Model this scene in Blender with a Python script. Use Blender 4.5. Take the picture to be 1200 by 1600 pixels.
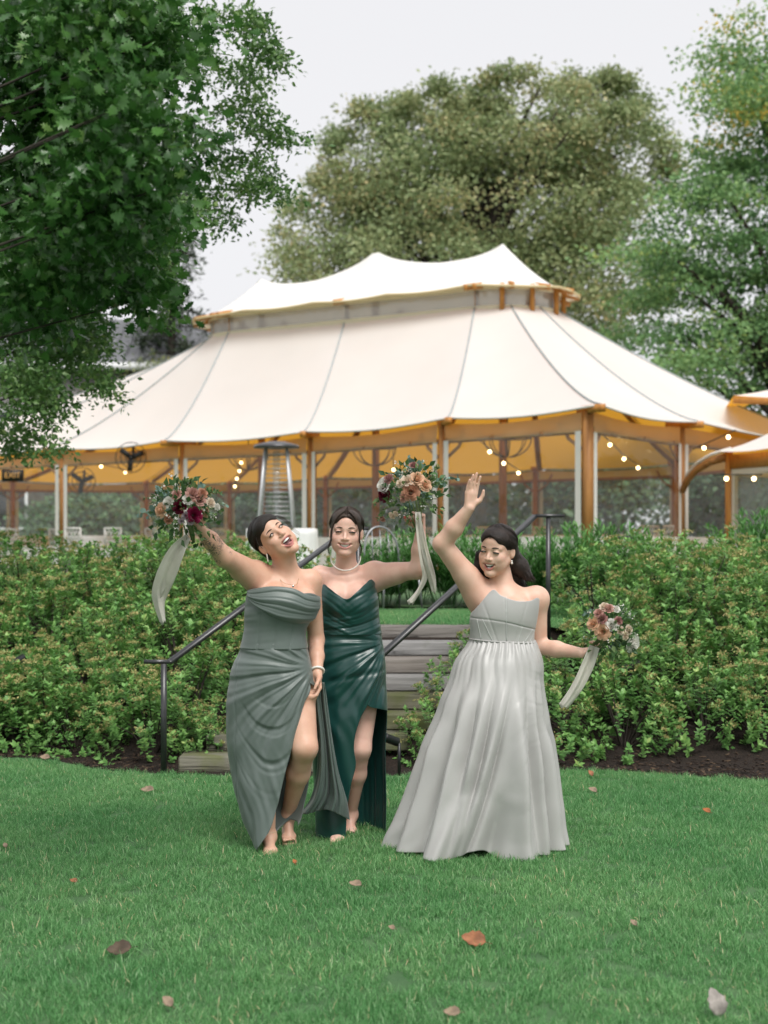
import bpy, bmesh, math, random
import numpy as np
from mathutils import Vector, Matrix
RNG = np.random.default_rng(7)
random.seed(7)
SC = bpy.context.scene
for o in list(bpy.data.objects): bpy.data.objects.remove(o)

# ------------------------------------------------------------------ camera, world, sun, exposure
CAMZ, FPX, HOR = 1.56, 2222.0, 847.0          # eye height, focal length in photo pixels (50 mm), horizon row
cam_d = bpy.data.cameras.new('camera'); cam = bpy.data.objects.new('camera', cam_d)
SC.collection.objects.link(cam); SC.camera = cam
cam.location = (0, 0, CAMZ); cam.rotation_euler = (math.radians(90), 0, 0)
cam_d.sensor_fit = 'VERTICAL'; cam_d.sensor_height = 36.0; cam_d.sensor_width = 27.0; cam_d.lens = 50.0
cam_d.shift_y = (HOR - 800.0) / 1600.0
cam_d.clip_start = 0.1; cam_d.clip_end = 1200.0
cam_d.dof.use_dof = True; cam_d.dof.focus_distance = 7.35; cam_d.dof.aperture_fstop = 2.6

world = bpy.data.worlds.new('World'); SC.world = world; world.use_nodes = True
wn, wl = world.node_tree.nodes, world.node_tree.links
SUN_EL, SUN_AZ = math.radians(58), math.radians(158)   # azimuth clockwise from +Y: light comes from behind the photographer, right
bgn = wn['Background']
sky = wn.new('ShaderNodeTexSky'); sky.sky_type = 'NISHITA'; sky.sun_disc = False
sky.sun_elevation = SUN_EL; sky.sun_rotation = SUN_AZ; sky.dust_density = 4.0; sky.air_density = 1.0
hs = wn.new('ShaderNodeHueSaturation'); hs.inputs['Saturation'].default_value = 0.12; hs.inputs['Value'].default_value = 0.9
mixw = wn.new('ShaderNodeMixRGB'); mixw.inputs[0].default_value = 0.86
mixw.inputs[2].default_value = (4.62, 4.62, 4.76, 1)     # the even cloud cover
wl.new(sky.outputs[0], hs.inputs['Color']); wl.new(hs.outputs[0], mixw.inputs[1]); wl.new(mixw.outputs[0], bgn.inputs['Color'])
bgn.inputs['Strength'].default_value = 0.1
sun_d = bpy.data.lights.new('sun', 'SUN'); sun_d.energy = 1.5; sun_d.angle = math.radians(28); sun_d.color = (1.0, 0.965, 0.92)
sun = bpy.data.objects.new('sun', sun_d); SC.collection.objects.link(sun)
_sd = Vector((math.sin(SUN_AZ)*math.cos(SUN_EL), math.cos(SUN_AZ)*math.cos(SUN_EL), math.sin(SUN_EL)))
sun.rotation_euler = (-_sd).to_track_quat('-Z', 'Y').to_euler()
sun.location = (6, -12, 20)
vs = SC.view_settings
vs.view_transform = 'Standard'; vs.look = 'None'; vs.exposure = 1.0; vs.gamma = 1.0; vs.use_curve_mapping = False
SC.render.engine = 'CYCLES'
cy = SC.cycles
cy.use_denoising = True; cy.max_bounces = 8; cy.diffuse_bounces = 4; cy.glossy_bounces = 3; cy.transmission_bounces = 6
cy.transparent_max_bounces = 24; cy.caustics_reflective = False; cy.caustics_refractive = False
cy.use_adaptive_sampling = True; cy.adaptive_threshold = 0.02; cy.sample_clamp_indirect = 4.0

# ------------------------------------------------------------------ helpers
def P(px, py, Y):
    """world point seen at photo pixel (px, py) at distance Y"""
    return np.array([(px-600.0)*Y/FPX, Y, CAMZ+(HOR-py)*Y/FPX])
def nrm(v):
    v = np.asarray(v, float); return v/(np.linalg.norm(v, axis=-1, keepdims=True)+1e-12)
def link(o, parent=None):
    SC.collection.objects.link(o)
    if parent is not None: o.parent = parent
    return o
def mk_mesh(name, V, F, smooth=False, attrs=None):
    """V (n,3); F: (m,k) int array, or a list of such arrays with differing k"""
    V = np.ascontiguousarray(V, dtype=np.float32)
    Fs = F if isinstance(F, list) else [F]
    Fs = [np.asarray(f, dtype=np.int32) for f in Fs if len(f)]
    me = bpy.data.meshes.new(name)
    me.vertices.add(len(V)); me.vertices.foreach_set('co', V.ravel())
    tot = np.concatenate([np.full(len(f), f.shape[1], np.int32) for f in Fs])
    idx = np.concatenate([f.ravel() for f in Fs])
    st = np.concatenate([[0], np.cumsum(tot)[:-1]]).astype(np.int32)
    me.loops.add(len(idx)); me.loops.foreach_set('vertex_index', idx)
    me.polygons.add(len(tot)); me.polygons.foreach_set('loop_start', st); me.polygons.foreach_set('loop_total', tot)
    if smooth: me.polygons.foreach_set('use_smooth', np.ones(len(tot), bool))
    for k, a in (attrs or {}).items():
        a = np.asarray(a, np.float32)
        if a.ndim == 1:
            at = me.attributes.new(k, 'FLOAT', 'POINT'); at.data.foreach_set('value', a)
        else:
            at = me.attributes.new(k, 'FLOAT_COLOR', 'POINT')
            at.data.foreach_set('color', np.concatenate([a, np.ones((len(a), 1), np.float32)], 1).ravel())
    me.update(calc_edges=True); me.validate()
    return me
def obj(name, me, mat=None, parent=None, **props):
    o = bpy.data.objects.new(name, me)
    if mat is not None and not me.materials: me.materials.append(mat)
    link(o, parent)
    for k, v in props.items(): o[k] = v
    return o
def empty(name, loc, label, cat, group=None, rz=0.0, scale=1.0):
    o = bpy.data.objects.new(name, None); o.empty_display_size = 0.1
    o.location = loc; o.rotation_euler = (0, 0, rz); o.scale = (scale,)*3
    link(o); tag(o, label, cat, group); return o
def tag(o, label, cat, group=None):
    o['label'] = label; o['category'] = cat
    if group: o['group'] = group
    return o
class MB:
    """collects primitive shapes into one mesh"""
    def __init__(s): s.V=[]; s.F={}; s.n=0
    def add(s, V, F):
        V=np.asarray(V,float)
        for f in (F if isinstance(F,list) else [F]):
            f=np.asarray(f)+s.n; s.F.setdefault(f.shape[1],[]).append(f)
        s.V.append(V); s.n+=len(V); return s
    def box(s, c, size, R=None, bev=0.0):
        h=np.array(size)/2.0
        if bev<=0:
            v=np.array([[x,y,z] for x in(-1,1) for y in(-1,1) for z in(-1,1)])*h
            f=np.array([[0,1,3,2],[4,6,7,5],[0,4,5,1],[2,3,7,6],[0,2,6,4],[1,5,7,3]])
            fs=[f]
        else:
            b=min(bev,h.min()*0.9); vs=[];ids={}
            for sx in(-1,1):
                for sy in(-1,1):
                    for sz in(-1,1):
                        for ax in range(3):
                            p=np.array([sx*(h[0]-b),sy*(h[1]-b),sz*(h[2]-b)]); p[ax]=[sx,sy,sz][ax]*h[ax]
                            ids[(sx,sy,sz,ax)]=len(vs); vs.append(p)
            v=np.array(vs); q=[];t=[]
            for ax in range(3):
                a,bb=[k for k in range(3) if k!=ax]
                for sg in(-1,1):
                    loop=[]
                    for (s1,s2) in((-1,-1),(1,-1),(1,1),(-1,1)):
                        k=[0,0,0];k[ax]=sg;k[a]=s1;k[bb]=s2;loop.append(ids[(*k,ax)])
                    if (sg>0)==(ax==1): loop=loop[::-1]
                    q.append(loop)
            for ax in range(3):            # edge bevels run along ax
                a,bb=[k for k in range(3) if k!=ax]
                for s1 in(-1,1):
                    for s2 in(-1,1):
                        k0=[0,0,0];k0[a]=s1;k0[bb]=s2;k1=list(k0);k0[ax]=-1;k1[ax]=1
                        q.append([ids[(*k0,a)],ids[(*k1,a)],ids[(*k1,bb)],ids[(*k0,bb)]])
            for sx in(-1,1):
                for sy in(-1,1):
                    for sz in(-1,1): t.append([ids[(sx,sy,sz,ax)] for ax in range(3)])
            fs=[np.array(q),np.array(t)]
        if R is not None: v=v@np.asarray(R).T
        return s.add(v+np.asarray(c),fs)
    def bar(s, a, b, w, h=None, up=(0,0,1)):
        """rectangular bar from a to b"""
        a=np.asarray(a,float);b=np.asarray(b,float);h=h or w
        z=nrm(b-a); x=np.cross(up,z)
        if np.linalg.norm(x)<1e-4: x=np.array([1.0,0,0])
        x=nrm(x); y=np.cross(z,x)
        return s.box((a+b)/2,(w,h,np.linalg.norm(b-a)),np.stack([x,y,z],1))
    def tube(s, pts, r, n=8, cap=True, flat=None):
        """tube along pts with radius r (scalar or per point)"""
        pts=np.asarray(pts,float); m=len(pts); r=np.broadcast_to(np.asarray(r,float),(m,))
        t=np.gradient(pts,axis=0); t=nrm(t)
        x=np.cross(t[0],[0,0,1.0]); 
        if np.linalg.norm(x)<1e-3: x=np.cross(t[0],[0,1.0,0])
        x=nrm(x); V=[]
        for i in range(m):
            x=nrm(x-t[i]*np.dot(x,t[i])); y=np.cross(t[i],x)
            a=np.linspace(0,2*np.pi,n,endpoint=False)
            V.append(pts[i]+r[i]*(np.cos(a)[:,None]*x+np.sin(a)[:,None]*y*(flat or 1.0)))
        V=np.concatenate(V); i=np.arange(m-1)[:,None]*n; j=np.arange(n)[None,:]; jn=(j+1)%n
        F=np.stack([i+j,i+jn,i+n+jn,i+n+j],-1).reshape(-1,4); fs=[F]
        if cap:
            V=np.concatenate([V,pts[:1],pts[-1:]]); c0=m*n; jj=np.arange(n); jn=(jj+1)%n
            fs.append(np.concatenate([np.stack([jn,jj,np.full(n,c0)],1),np.stack([(m-1)*n+jj,(m-1)*n+jn,np.full(n,c0+1)],1)]))
        return s.add(V,fs)
    def lathe(s, prof, c=(0,0,0), n=20, R=None):
        prof=np.asarray(prof,float); m=len(prof); a=np.linspace(0,2*np.pi,n,endpoint=False)
        V=np.stack([prof[:,None,0]*np.cos(a),prof[:,None,0]*np.sin(a),np.broadcast_to(prof[:,1:2],(m,n))],-1).reshape(-1,3)
        if R is not None: V=V@np.asarray(R).T
        i=np.arange(m-1)[:,None]*n; j=np.arange(n)[None,:]; jn=(j+1)%n
        return s.add(V+np.asarray(c),np.stack([i+j,i+jn,i+n+jn,i+n+j],-1).reshape(-1,4))
    def ball(s, c, r, n=10, R=None):
        r=np.broadcast_to(np.asarray(r,float),(3,)); th=np.linspace(0,np.pi,n//2+2)
        V=[];a=np.linspace(0,2*np.pi,n,endpoint=False)
        for t in th: V.append(np.stack([np.sin(t)*np.cos(a),np.sin(t)*np.sin(a),np.full(n,np.cos(t))],1))
        V=np.concatenate(V)*r
        if R is not None: V=V@np.asarray(R).T
        m=len(th); i=np.arange(m-1)[:,None]*n; j=np.arange(n)[None,:]; jn=(j+1)%n
        return s.add(V+np.asarray(c),np.stack([i+j,i+n+j,i+n+jn,i+jn],-1).reshape(-1,4))
    def grid(s, G):
        G=np.asarray(G,float); a,b=G.shape[:2]; i=np.arange(a-1)[:,None]*b; j=np.arange(b-1)[None,:]
        return s.add(G.reshape(-1,3),np.stack([i+j,i+j+1,i+b+j+1,i+b+j],-1).reshape(-1,4))
    def mesh(s, name, smooth=False):
        return mk_mesh(name,np.concatenate(s.V),[np.concatenate(v) for v in s.F.values()],smooth)
    def build(s, name, mat, parent=None, smooth=False, **props):
        me=s.mesh(name,smooth)
        if smooth=='auto': pass
        return obj(name,me,mat,parent,**props)
def grid_faces(a,b,closed=False):
    i=np.arange(a-1)[:,None]*b
    if closed: j=np.arange(b)[None,:]; jn=(j+1)%b
    else: j=np.arange(b-1)[None,:]; jn=j+1
    return np.stack([i+j,i+jn,i+b+jn,i+b+j],-1).reshape(-1,4)
def scatter(tv, tf, pos, X, Y, Z, scale):
    """copies of template (tv,tf) at pos with axes X,Y,Z; returns V,F (list)"""
    tv=np.asarray(tv,float); n,k=len(pos),len(tv); scale=np.asarray(scale,float)
    if scale.ndim==1: scale=scale[:,None]
    T=tv[None]*scale[:,None,:] if scale.shape[1]==3 else tv[None]*scale[:,:,None]
    V=pos[:,None]+T[...,0:1]*X[:,None]+T[...,1:2]*Y[:,None]+T[...,2:3]*Z[:,None]
    fs=[]
    for f in (tf if isinstance(tf,list) else [tf]):
        f=np.asarray(f); fs.append((f[None]+(np.arange(n)*k)[:,None,None]).reshape(-1,f.shape[1]))
    return V.reshape(-1,3),fs
def frames(d, up=None, rng=RNG, roll=None):
    """axes for n directions d: Y along d, Z a normal near up"""
    d=nrm(d); n=len(d)
    if up is None: up=rng.normal(size=(n,3))
    X=nrm(np.cross(d,np.broadcast_to(up,(n,3)))+1e-6); Z=np.cross(X,d)
    if roll is not None:
        c,s_=np.cos(roll)[:,None],np.sin(roll)[:,None]; X,Z=c*X+s_*Z,-s_*X+c*Z
    return X,d,Z
def sstep(a,b,x):
    t=np.clip((np.asarray(x,float)-a)/(b-a),0,1); return t*t*(3-2*t)
def interp(xs, ys, x):
    """smooth (monotone-ish cubic) interpolation of key values"""
    xs=np.asarray(xs,float); ys=np.asarray(ys,float); x=np.asarray(x,float)
    m=np.gradient(ys,xs,axis=0); i=np.clip(np.searchsorted(xs,x)-1,0,len(xs)-2)
    h=xs[i+1]-xs[i]; t=np.clip((x-xs[i])/h,0,1)
    if ys.ndim>1: t=t[...,None]; h=h[...,None]
    return ((2*t**3-3*t**2+1)*ys[i]+(t**3-2*t**2+t)*h*m[i]+(-2*t**3+3*t**2)*ys[i+1]+(t**3-t**2)*h*m[i+1])
def vnoise(p, seed=0):
    """cheap smooth value noise of points p (n,d<=3) in -1..1"""
    p=np.asarray(p,float); f=np.floor(p).astype(np.int64); t=p-f; t=t*t*(3-2*t); d=p.shape[-1]; out=0
    for c in range(2**d):
        w=1.0; h=np.full(p.shape[:-1],seed*7919+13,np.int64)
        for k in range(d):
            b=(c>>k)&1; w=w*(t[...,k] if b else 1-t[...,k]); h=(h*31+(f[...,k]+b)*[374761393,668265263,2147483647][k])&0x7fffffff
        h=((h^(h>>13))*1274126177)&0x7fffffff; h=(h^(h>>16))&0xffff
        out=out+w*(h/32767.5-1)
    return out

def put(mb,name,m,parent,smooth=False,off=(0,0,0),**kw):
    me=mb.mesh(name,smooth); 
    co=np.empty(len(me.vertices)*3,np.float32); me.vertices.foreach_get('co',co); co=co.reshape(-1,3)-np.asarray(off,np.float32); me.vertices.foreach_set('co',co.ravel()); me.update()
    return obj(name,me,m,parent,**kw)

# ------------------------------------------------------------------ materials
def mat(name, col, rough=0.6, col2=None, scale=8.0, detail=4.0, bump=0.0, bscale=None, spec=0.4, metal=0.0, stretch=None,
        trans=None, tcol=None, attr=None, ramp=None, sheen=0.0, sss=0.0, emit=None, estr=0.0, coord='Object', lo=0.35, hi=0.65, coat=0.0):
    m=bpy.data.materials.new(name); m.use_nodes=True; N,L=m.node_tree.nodes,m.node_tree.links
    b=N['Principled BSDF']; c4=lambda c:(c[0],c[1],c[2],1)
    b.inputs['Base Color'].default_value=c4(col); b.inputs['Roughness'].default_value=rough
    b.inputs['Specular IOR Level'].default_value=spec; b.inputs['Metallic'].default_value=metal
    if coat: b.inputs['Coat Weight'].default_value=coat
    if sheen: b.inputs['Sheen Weight'].default_value=sheen; b.inputs['Sheen Roughness'].default_value=0.4
    if sss:
        b.inputs['Subsurface Weight'].default_value=sss; b.inputs['Subsurface Radius'].default_value=(1.0,0.35,0.2); b.inputs['Subsurface Scale'].default_value=0.008
    if emit: b.inputs['Emission Color'].default_value=c4(emit); b.inputs['Emission Strength'].default_value=estr
    tc=N.new('ShaderNodeTexCoord'); src=tc.outputs[coord]
    if stretch:
        mp=N.new('ShaderNodeMapping'); mp.inputs['Scale'].default_value=stretch; L.new(src,mp.inputs['Vector']); src=mp.outputs[0]
    colout=None
    if ramp:                                   # colours by per-piece attribute
        at=N.new('ShaderNodeAttribute'); at.attribute_name=attr or 'shade'
        cr=N.new('ShaderNodeValToRGB'); e=cr.color_ramp.elements
        while len(e)<len(ramp): e.new(0.5)
        for k,(p_,c_) in enumerate(ramp): e[k].position=p_; e[k].color=c4(c_)
        L.new(at.outputs['Fac'],cr.inputs['Fac']); colout=cr.outputs['Color']
    elif attr:
        at=N.new('ShaderNodeAttribute'); at.attribute_name=attr; colout=at.outputs['Color']
    if col2 is not None:
        nz=N.new('ShaderNodeTexNoise'); nz.inputs['Scale'].default_value=scale; nz.inputs['Detail'].default_value=detail
        L.new(src,nz.inputs['Vector']); mr=N.new('ShaderNodeMapRange'); mr.inputs[1].default_value=lo; mr.inputs[2].default_value=hi
        L.new(nz.outputs['Fac'],mr.inputs[0]); mx=N.new('ShaderNodeMixRGB'); L.new(mr.outputs[0],mx.inputs[0])
        mx.inputs[1].default_value=c4(col); mx.inputs[2].default_value=c4(col2)
        if colout is not None:
            mx.blend_type='MULTIPLY'; mx.inputs[2].default_value=c4(col2); L.new(colout,mx.inputs[1])
        colout=mx.outputs[0]
    if colout is not None: L.new(colout,b.inputs['Base Color'])
    if bump:
        nb=N.new('ShaderNodeTexNoise'); nb.inputs['Scale'].default_value=bscale or scale; nb.inputs['Detail'].default_value=5
        L.new(src,nb.inputs['Vector']); bp=N.new('ShaderNodeBump'); bp.inputs['Strength'].default_value=bump; bp.inputs['Distance'].default_value=0.02
        L.new(nb.outputs['Fac'],bp.inputs['Height']); L.new(bp.outputs[0],b.inputs['Normal'])
    if trans:                                  # thin leaf / cloth: part of the light passes through
        tr=N.new('ShaderNodeBsdfTranslucent'); ms=N.new('ShaderNodeMixShader'); ms.inputs[0].default_value=trans
        if tcol is not None: tr.inputs['Color'].default_value=c4(tcol)
        elif colout is not None: L.new(colout,tr.inputs['Color'])
        else: tr.inputs['Color'].default_value=c4(col)
        L.new(b.outputs[0],ms.inputs[1]); L.new(tr.outputs[0],ms.inputs[2]); L.new(ms.outputs[0],N['Material Output'].inputs['Surface'])
    return m
def vinyl(name, tint=(0.93,0.95,0.94), mixf=0.12, haze=0.08):
    m=bpy.data.materials.new(name); m.use_nodes=True; N,L=m.node_tree.nodes,m.node_tree.links
    N.remove(N['Principled BSDF']); out=N['Material Output']
    t=N.new('ShaderNodeBsdfTransparent'); t.inputs[0].default_value=(*tint,1)
    g=N.new('ShaderNodeBsdfGlossy'); g.inputs['Roughness'].default_value=0.08; g.inputs['Color'].default_value=(0.9,0.9,0.9,1)
    d=N.new('ShaderNodeBsdfDiffuse'); d.inputs[0].default_value=(0.75,0.75,0.72,1)
    tc=N.new('ShaderNodeTexCoord'); nz=N.new('ShaderNodeTexNoise'); nz.inputs['Scale'].default_value=2.2; nz.inputs['Detail'].default_value=2
    bp=N.new('ShaderNodeBump'); bp.inputs['Strength'].default_value=0.5; bp.inputs['Distance'].default_value=0.05
    L.new(tc.outputs['Object'],nz.inputs['Vector']); L.new(nz.outputs['Fac'],bp.inputs['Height']); L.new(bp.outputs[0],g.inputs['Normal'])
    m1=N.new('ShaderNodeMixShader'); m1.inputs[0].default_value=mixf; L.new(t.outputs[0],m1.inputs[1]); L.new(g.outputs[0],m1.inputs[2])
    m2=N.new('ShaderNodeMixShader'); m2.inputs[0].default_value=haze; L.new(m1.outputs[0],m2.inputs[1]); L.new(d.outputs[0],m2.inputs[2])
    L.new(m2.outputs[0],out.inputs['Surface']); return m
# ================================================================== THE SETTING: ground, lawn, beds, steps
NST=8; RISE=0.111
STEP_Y=np.array([9.61,9.86,10.12,10.40,10.64,10.88,11.18,11.46])      # front edge of each step
def step_x(Y): return -1.39+(np.asarray(Y,float)-9.61)*0.63            # left end of a step; the flight is set out askew
STEP_W=1.40
def lawn_edge(x):
    return interp([-9,-3.2,-2.4,-1.95,-1.5,0.6,1.25,2.6,9],[10.4,10.25,10.2,9.75,9.58,9.58,9.72,9.25,9.1],x)
def terrain(x,y):
    x=np.asarray(x,float); y=np.asarray(y,float)
    bank=0.97*sstep(0,1,np.clip((y-lawn_edge(x)-0.12)/3.5,0,1))
    xl=step_x(np.clip(y,9.6,11.5)); stair=np.clip((y-9.75)*0.46,-1,0.875)
    w=sstep(-0.30,0.12,x-xl)*(1-sstep(STEP_W-0.1,STEP_W+0.35,x-xl))*(y>9.5)
    w=np.where(y>11.6,sstep(-0.9,-0.2,x)*(1-sstep(1.3,2.2,x)),w)
    w=w*(1-sstep(14,16,y))
    z=bank*(1-w)+np.where(stair<0,0,stair)*w
    z=z-0.12*sstep(15,23,y)+1.2*sstep(60,260,y)
    return z
M_lawn=mat('lawn_soil',(0.05,0.12,0.045),0.9,col2=(0.075,0.16,0.06),scale=6,bump=0.5,bscale=120)
M_ground=mat('ground_grass',(0.05,0.11,0.04),0.95,col2=(0.075,0.14,0.05),scale=1.5)
M_mulch=mat('bark_mulch',(0.030,0.019,0.013),0.95,col2=(0.012,0.008,0.006),scale=60,bump=1.0,bscale=90)
def axis(parts): return np.unique(np.concatenate(parts))
gx=axis([np.linspace(-600,-12,30),np.linspace(-12,12,121),np.linspace(12,600,30)])
gy=axis([np.linspace(-80,4,15),np.linspace(4,9,8),np.linspace(9,17,70),np.linspace(17,60,30),np.linspace(60,1000,40)])
GX,GY=np.meshgrid(gx,gy); GZ=terrain(GX,GY)-0.035
obj('ground',mk_mesh('ground',np.stack([GX,GY,GZ],-1).reshape(-1,3),grid_faces(len(gy),len(gx)),True),M_ground,kind='structure')
lx=np.linspace(-9,9,91); t=np.linspace(0,1,40); LX,T=np.meshgrid(lx,t); LY=-3+T*(lawn_edge(LX)+3)
obj('lawn',mk_mesh('lawn',np.stack([LX,LY,0*LX],-1).reshape(-1,3),grid_faces(40,91),True),M_lawn,kind='structure')
t=np.linspace(0,1,60); LX,T=np.meshgrid(lx,t); LY=(lawn_edge(LX)-0.03)+T*(14.6-lawn_edge(LX)); LZ=terrain(LX,LY)+0.006
obj('mulch_bed',mk_mesh('mulch_bed',np.stack([LX,LY,LZ-0.02*(T<=0)],-1).reshape(-1,3),grid_faces(60,91),True),M_mulch,kind='structure')
ux=np.linspace(-0.75,1.9,30); uy=np.linspace(11.62,14.0,30); UX,UY=np.meshgrid(ux,uy)
obj('upper_lawn',mk_mesh('upper_lawn',np.stack([UX,UY,terrain(UX,UY)+0.014],-1).reshape(-1,3),grid_faces(30,30),True),M_lawn,kind='structure')
tx=np.linspace(-22,22,60); ty=np.linspace(14.4,26,30); UX,UY=np.meshgrid(tx,ty)
obj('terrace_lawn',mk_mesh('terrace_lawn',np.stack([UX,UY,terrain(UX,UY)+0.02],-1).reshape(-1,3),grid_faces(30,60),True),M_ground,kind='structure')

# ---- grass: patches of blades set out over the lawn
M_blade=mat('grass_blade',(0.05,0.15,0.05),0.5,spec=0.3,trans=0.42,ramp=[(0.0,(0.065,0.184,0.063)),(0.40,(0.134,0.360,0.132)),(0.75,(0.276,0.545,0.251)),(0.92,(0.590,0.753,0.502)),(1.0,(0.800,0.673,0.449))])
def blade_patch(name,n,size,hmin,hmax,w,seed):
    r=np.random.default_rng(seed); p=np.zeros((n,3)); p[:,:2]=r.uniform(-size/2,size/2,(n,2))*1.15
    az=r.uniform(0,2*np.pi,n); lean=r.gamma(2.0,0.20,n); h=r.uniform(hmin,hmax,n)
    d=np.stack([np.cos(az)*np.sin(lean),np.sin(az)*np.sin(lean),np.cos(lean)],1)
    side=np.stack([-np.sin(az),np.cos(az),0*az],1); tw=r.uniform(-1.3,1.3,n)[:,None]
    side=nrm(side*np.cos(tw)+np.cross(d,side)*np.sin(tw)); ww=(w*r.uniform(0.6,1.3,n))[:,None]
    mid=p+d*(h*0.55)[:,None]; tip=mid+nrm(d+np.stack([np.cos(az),np.sin(az),-0.4+0*az],1)*r.uniform(0.1,0.9,n)[:,None])*(h*0.5)[:,None]
    V=np.stack([p-side*ww,p+side*ww,mid+side*ww*0.8,mid-side*ww*0.8,tip],1).reshape(-1,3)
    k=np.arange(n)[:,None]*5
    sh=np.clip(r.beta(2.2,2.6,n)*0.95+ (r.random(n)<0.015)*0.6,0,1)
    return mk_mesh(name,V,[k+np.array([[0,1,2,3]]),k+np.array([[3,2,4]])],False,{'shade':np.repeat(sh,5)})
def instancer(name,pts,coll,smin,smax,mat_,seed,zrot=True,nrmv=None):
    me=bpy.data.meshes.new(name); me.vertices.add(len(pts)); me.vertices.foreach_set('co',np.asarray(pts,np.float32).ravel()); me.update()
    o=obj(name,me); ng=bpy.data.node_groups.new(name+'_nodes','GeometryNodeTree')
    ng.interface.new_socket('Geometry',in_out='INPUT',socket_type='NodeSocketGeometry'); ng.interface.new_socket('Geometry',in_out='OUTPUT',socket_type='NodeSocketGeometry')
    N,L=ng.nodes,ng.links; gi=N.new('NodeGroupInput'); go=N.new('NodeGroupOutput')
    ip=N.new('GeometryNodeInstanceOnPoints'); ci=N.new('GeometryNodeCollectionInfo')
    ci.inputs['Collection'].default_value=coll; ci.inputs['Separate Children'].default_value=True; ci.inputs['Reset Children'].default_value=True
    ip.inputs['Pick Instance'].default_value=True
    ri=N.new('FunctionNodeRandomValue'); ri.data_type='INT'; ri.inputs['Min'].default_value=0; ri.inputs['Max'].default_value=len(coll.objects)-1; ri.inputs['Seed'].default_value=seed
    rr=N.new('FunctionNodeRandomValue'); rr.data_type='FLOAT_VECTOR'; rr.inputs[0].default_value=(-0.06,-0.06,0); rr.inputs[1].default_value=(0.06,0.06,6.283); rr.inputs['Seed'].default_value=seed+1
    rs=N.new('FunctionNodeRandomValue'); rs.data_type='FLOAT'; rs.inputs[2].default_value=smin; rs.inputs[3].default_value=smax; rs.inputs['Seed'].default_value=seed+2
    L.new(gi.outputs[0],ip.inputs['Points']); L.new(ci.outputs[0],ip.inputs['Instance'])
    L.new([s for s in ri.outputs if s.enabled and s.type=='INT'][0],ip.inputs['Instance Index'])
    L.new([s for s in rr.outputs if s.enabled][0],ip.inputs['Rotation']); L.new([s for s in rs.outputs if s.enabled][0],ip.inputs['Scale'])
    L.new(ip.outputs[0],go.inputs[0])
    md=o.modifiers.new('scatter','NODES'); md.node_group=ng
    o['kind']='stuff'; return o
def patchy(m,s1=0.9,s2=4.0):
    N,L=m.node_tree.nodes,m.node_tree.links; cr=[n for n in N if n.type=='VALTORGB'][0]; tg=[l.to_socket for l in cr.outputs['Color'].links]
    g=N.new('ShaderNodeNewGeometry'); a=N.new('ShaderNodeTexNoise'); a.inputs['Scale'].default_value=s1; a.inputs['Detail'].default_value=5; L.new(g.outputs['Position'],a.inputs[0])
    mr=N.new('ShaderNodeMapRange'); mr.inputs[1].default_value=0.34; mr.inputs[2].default_value=0.66; L.new(a.outputs['Fac'],mr.inputs[0])
    c=N.new('ShaderNodeMixRGB'); c.inputs[1].default_value=(0.80,0.88,0.80,1); c.inputs[2].default_value=(1.28,1.12,1.10,1); L.new(mr.outputs[0],c.inputs[0])
    x=N.new('ShaderNodeMixRGB'); x.blend_type='MULTIPLY'; x.inputs[0].default_value=1; L.new(cr.outputs['Color'],x.inputs[1]); L.new(c.outputs[0],x.inputs[2])
    for t_ in tg: L.new(x.outputs[0],t_)
patchy(M_blade)
GC=bpy.data.collections.new('blade_patches')
for k in range(7):
    me=blade_patch('blade_patch',210,0.14,0.022,0.052,0.0016,100+k); me.materials.append(M_blade)
    GC.objects.link(bpy.data.objects.new('blade_patch',me))
def jitter_points(x0,x1,y0,y1,step,seed,keep,j=0.5):
    r=np.random.default_rng(seed); X,Y=np.meshgrid(np.arange(x0,x1,step),np.arange(y0,y1,step))
    p=np.stack([X.ravel(),Y.ravel()],1); p=p+r.uniform(-j,j,p.shape)*step
    return p[keep(p[:,0],p[:,1])]
gp=jitter_points(-4.2,4.2,3.6,10.4,0.105,3,lambda x,y:(y<lawn_edge(x)-0.06)&(np.abs(x)<0.30*y+0.9))
g=instancer('lawn_grass',np.c_[gp,np.zeros(len(gp))-0.004],GC,0.65,1.1,M_blade,5)
tag(g,'short green grass covering the front lawn','grass')
gp=jitter_points(-0.7,1.85,11.66,13.95,0.11,4,lambda x,y:x>-9)
g=instancer('upper_grass',np.c_[gp,terrain(gp[:,0],gp[:,1])+0.01],GC,0.7,1.1,M_blade,9)
tag(g,'bright grass strip at the top of the timber steps','grass')

# ---- mulch chips along the bed edge
r=np.random.default_rng(11); n=5200
cx=np.concatenate([r.uniform(-4,-1.2,n//2),r.uniform(0.3,4.4,n//2)]); cyy=lawn_edge(cx)+np.abs(r.normal(0,0.45,n)); 
pos=np.stack([cx,cyy,terrain(cx,cyy)+0.008],1); d=nrm(r.normal(size=(n,3))*[1,1,0.25]); X,Y,Z=frames(d,np.array([0,0,1.0]),r)
tv=np.array([[-.35,-1,0],[.35,-1,0],[.4,1,0],[-.3,1,0],[-.35,-1,.2],[.35,-1,.2],[.4,1,.2],[-.3,1,.2]])*0.5
tf=np.array([[4,5,6,7],[0,1,5,4],[1,2,6,5],[2,3,7,6],[3,0,4,7]])
V,F=scatter(tv,tf,pos,X,Y,Z,r.uniform(0.012,0.045,n))
M_chip=mat('mulch_chip',(0.04,0.025,0.016),0.95,ramp=[(0,(0.012,0.008,0.006)),(0.7,(0.045,0.028,0.018)),(1,(0.12,0.08,0.05))])
o=obj('mulch_chips',mk_mesh('mulch_chips',V,F,False,{'shade':np.repeat(r.random(n)**1.6,8)}),M_chip,kind='stuff')
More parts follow.
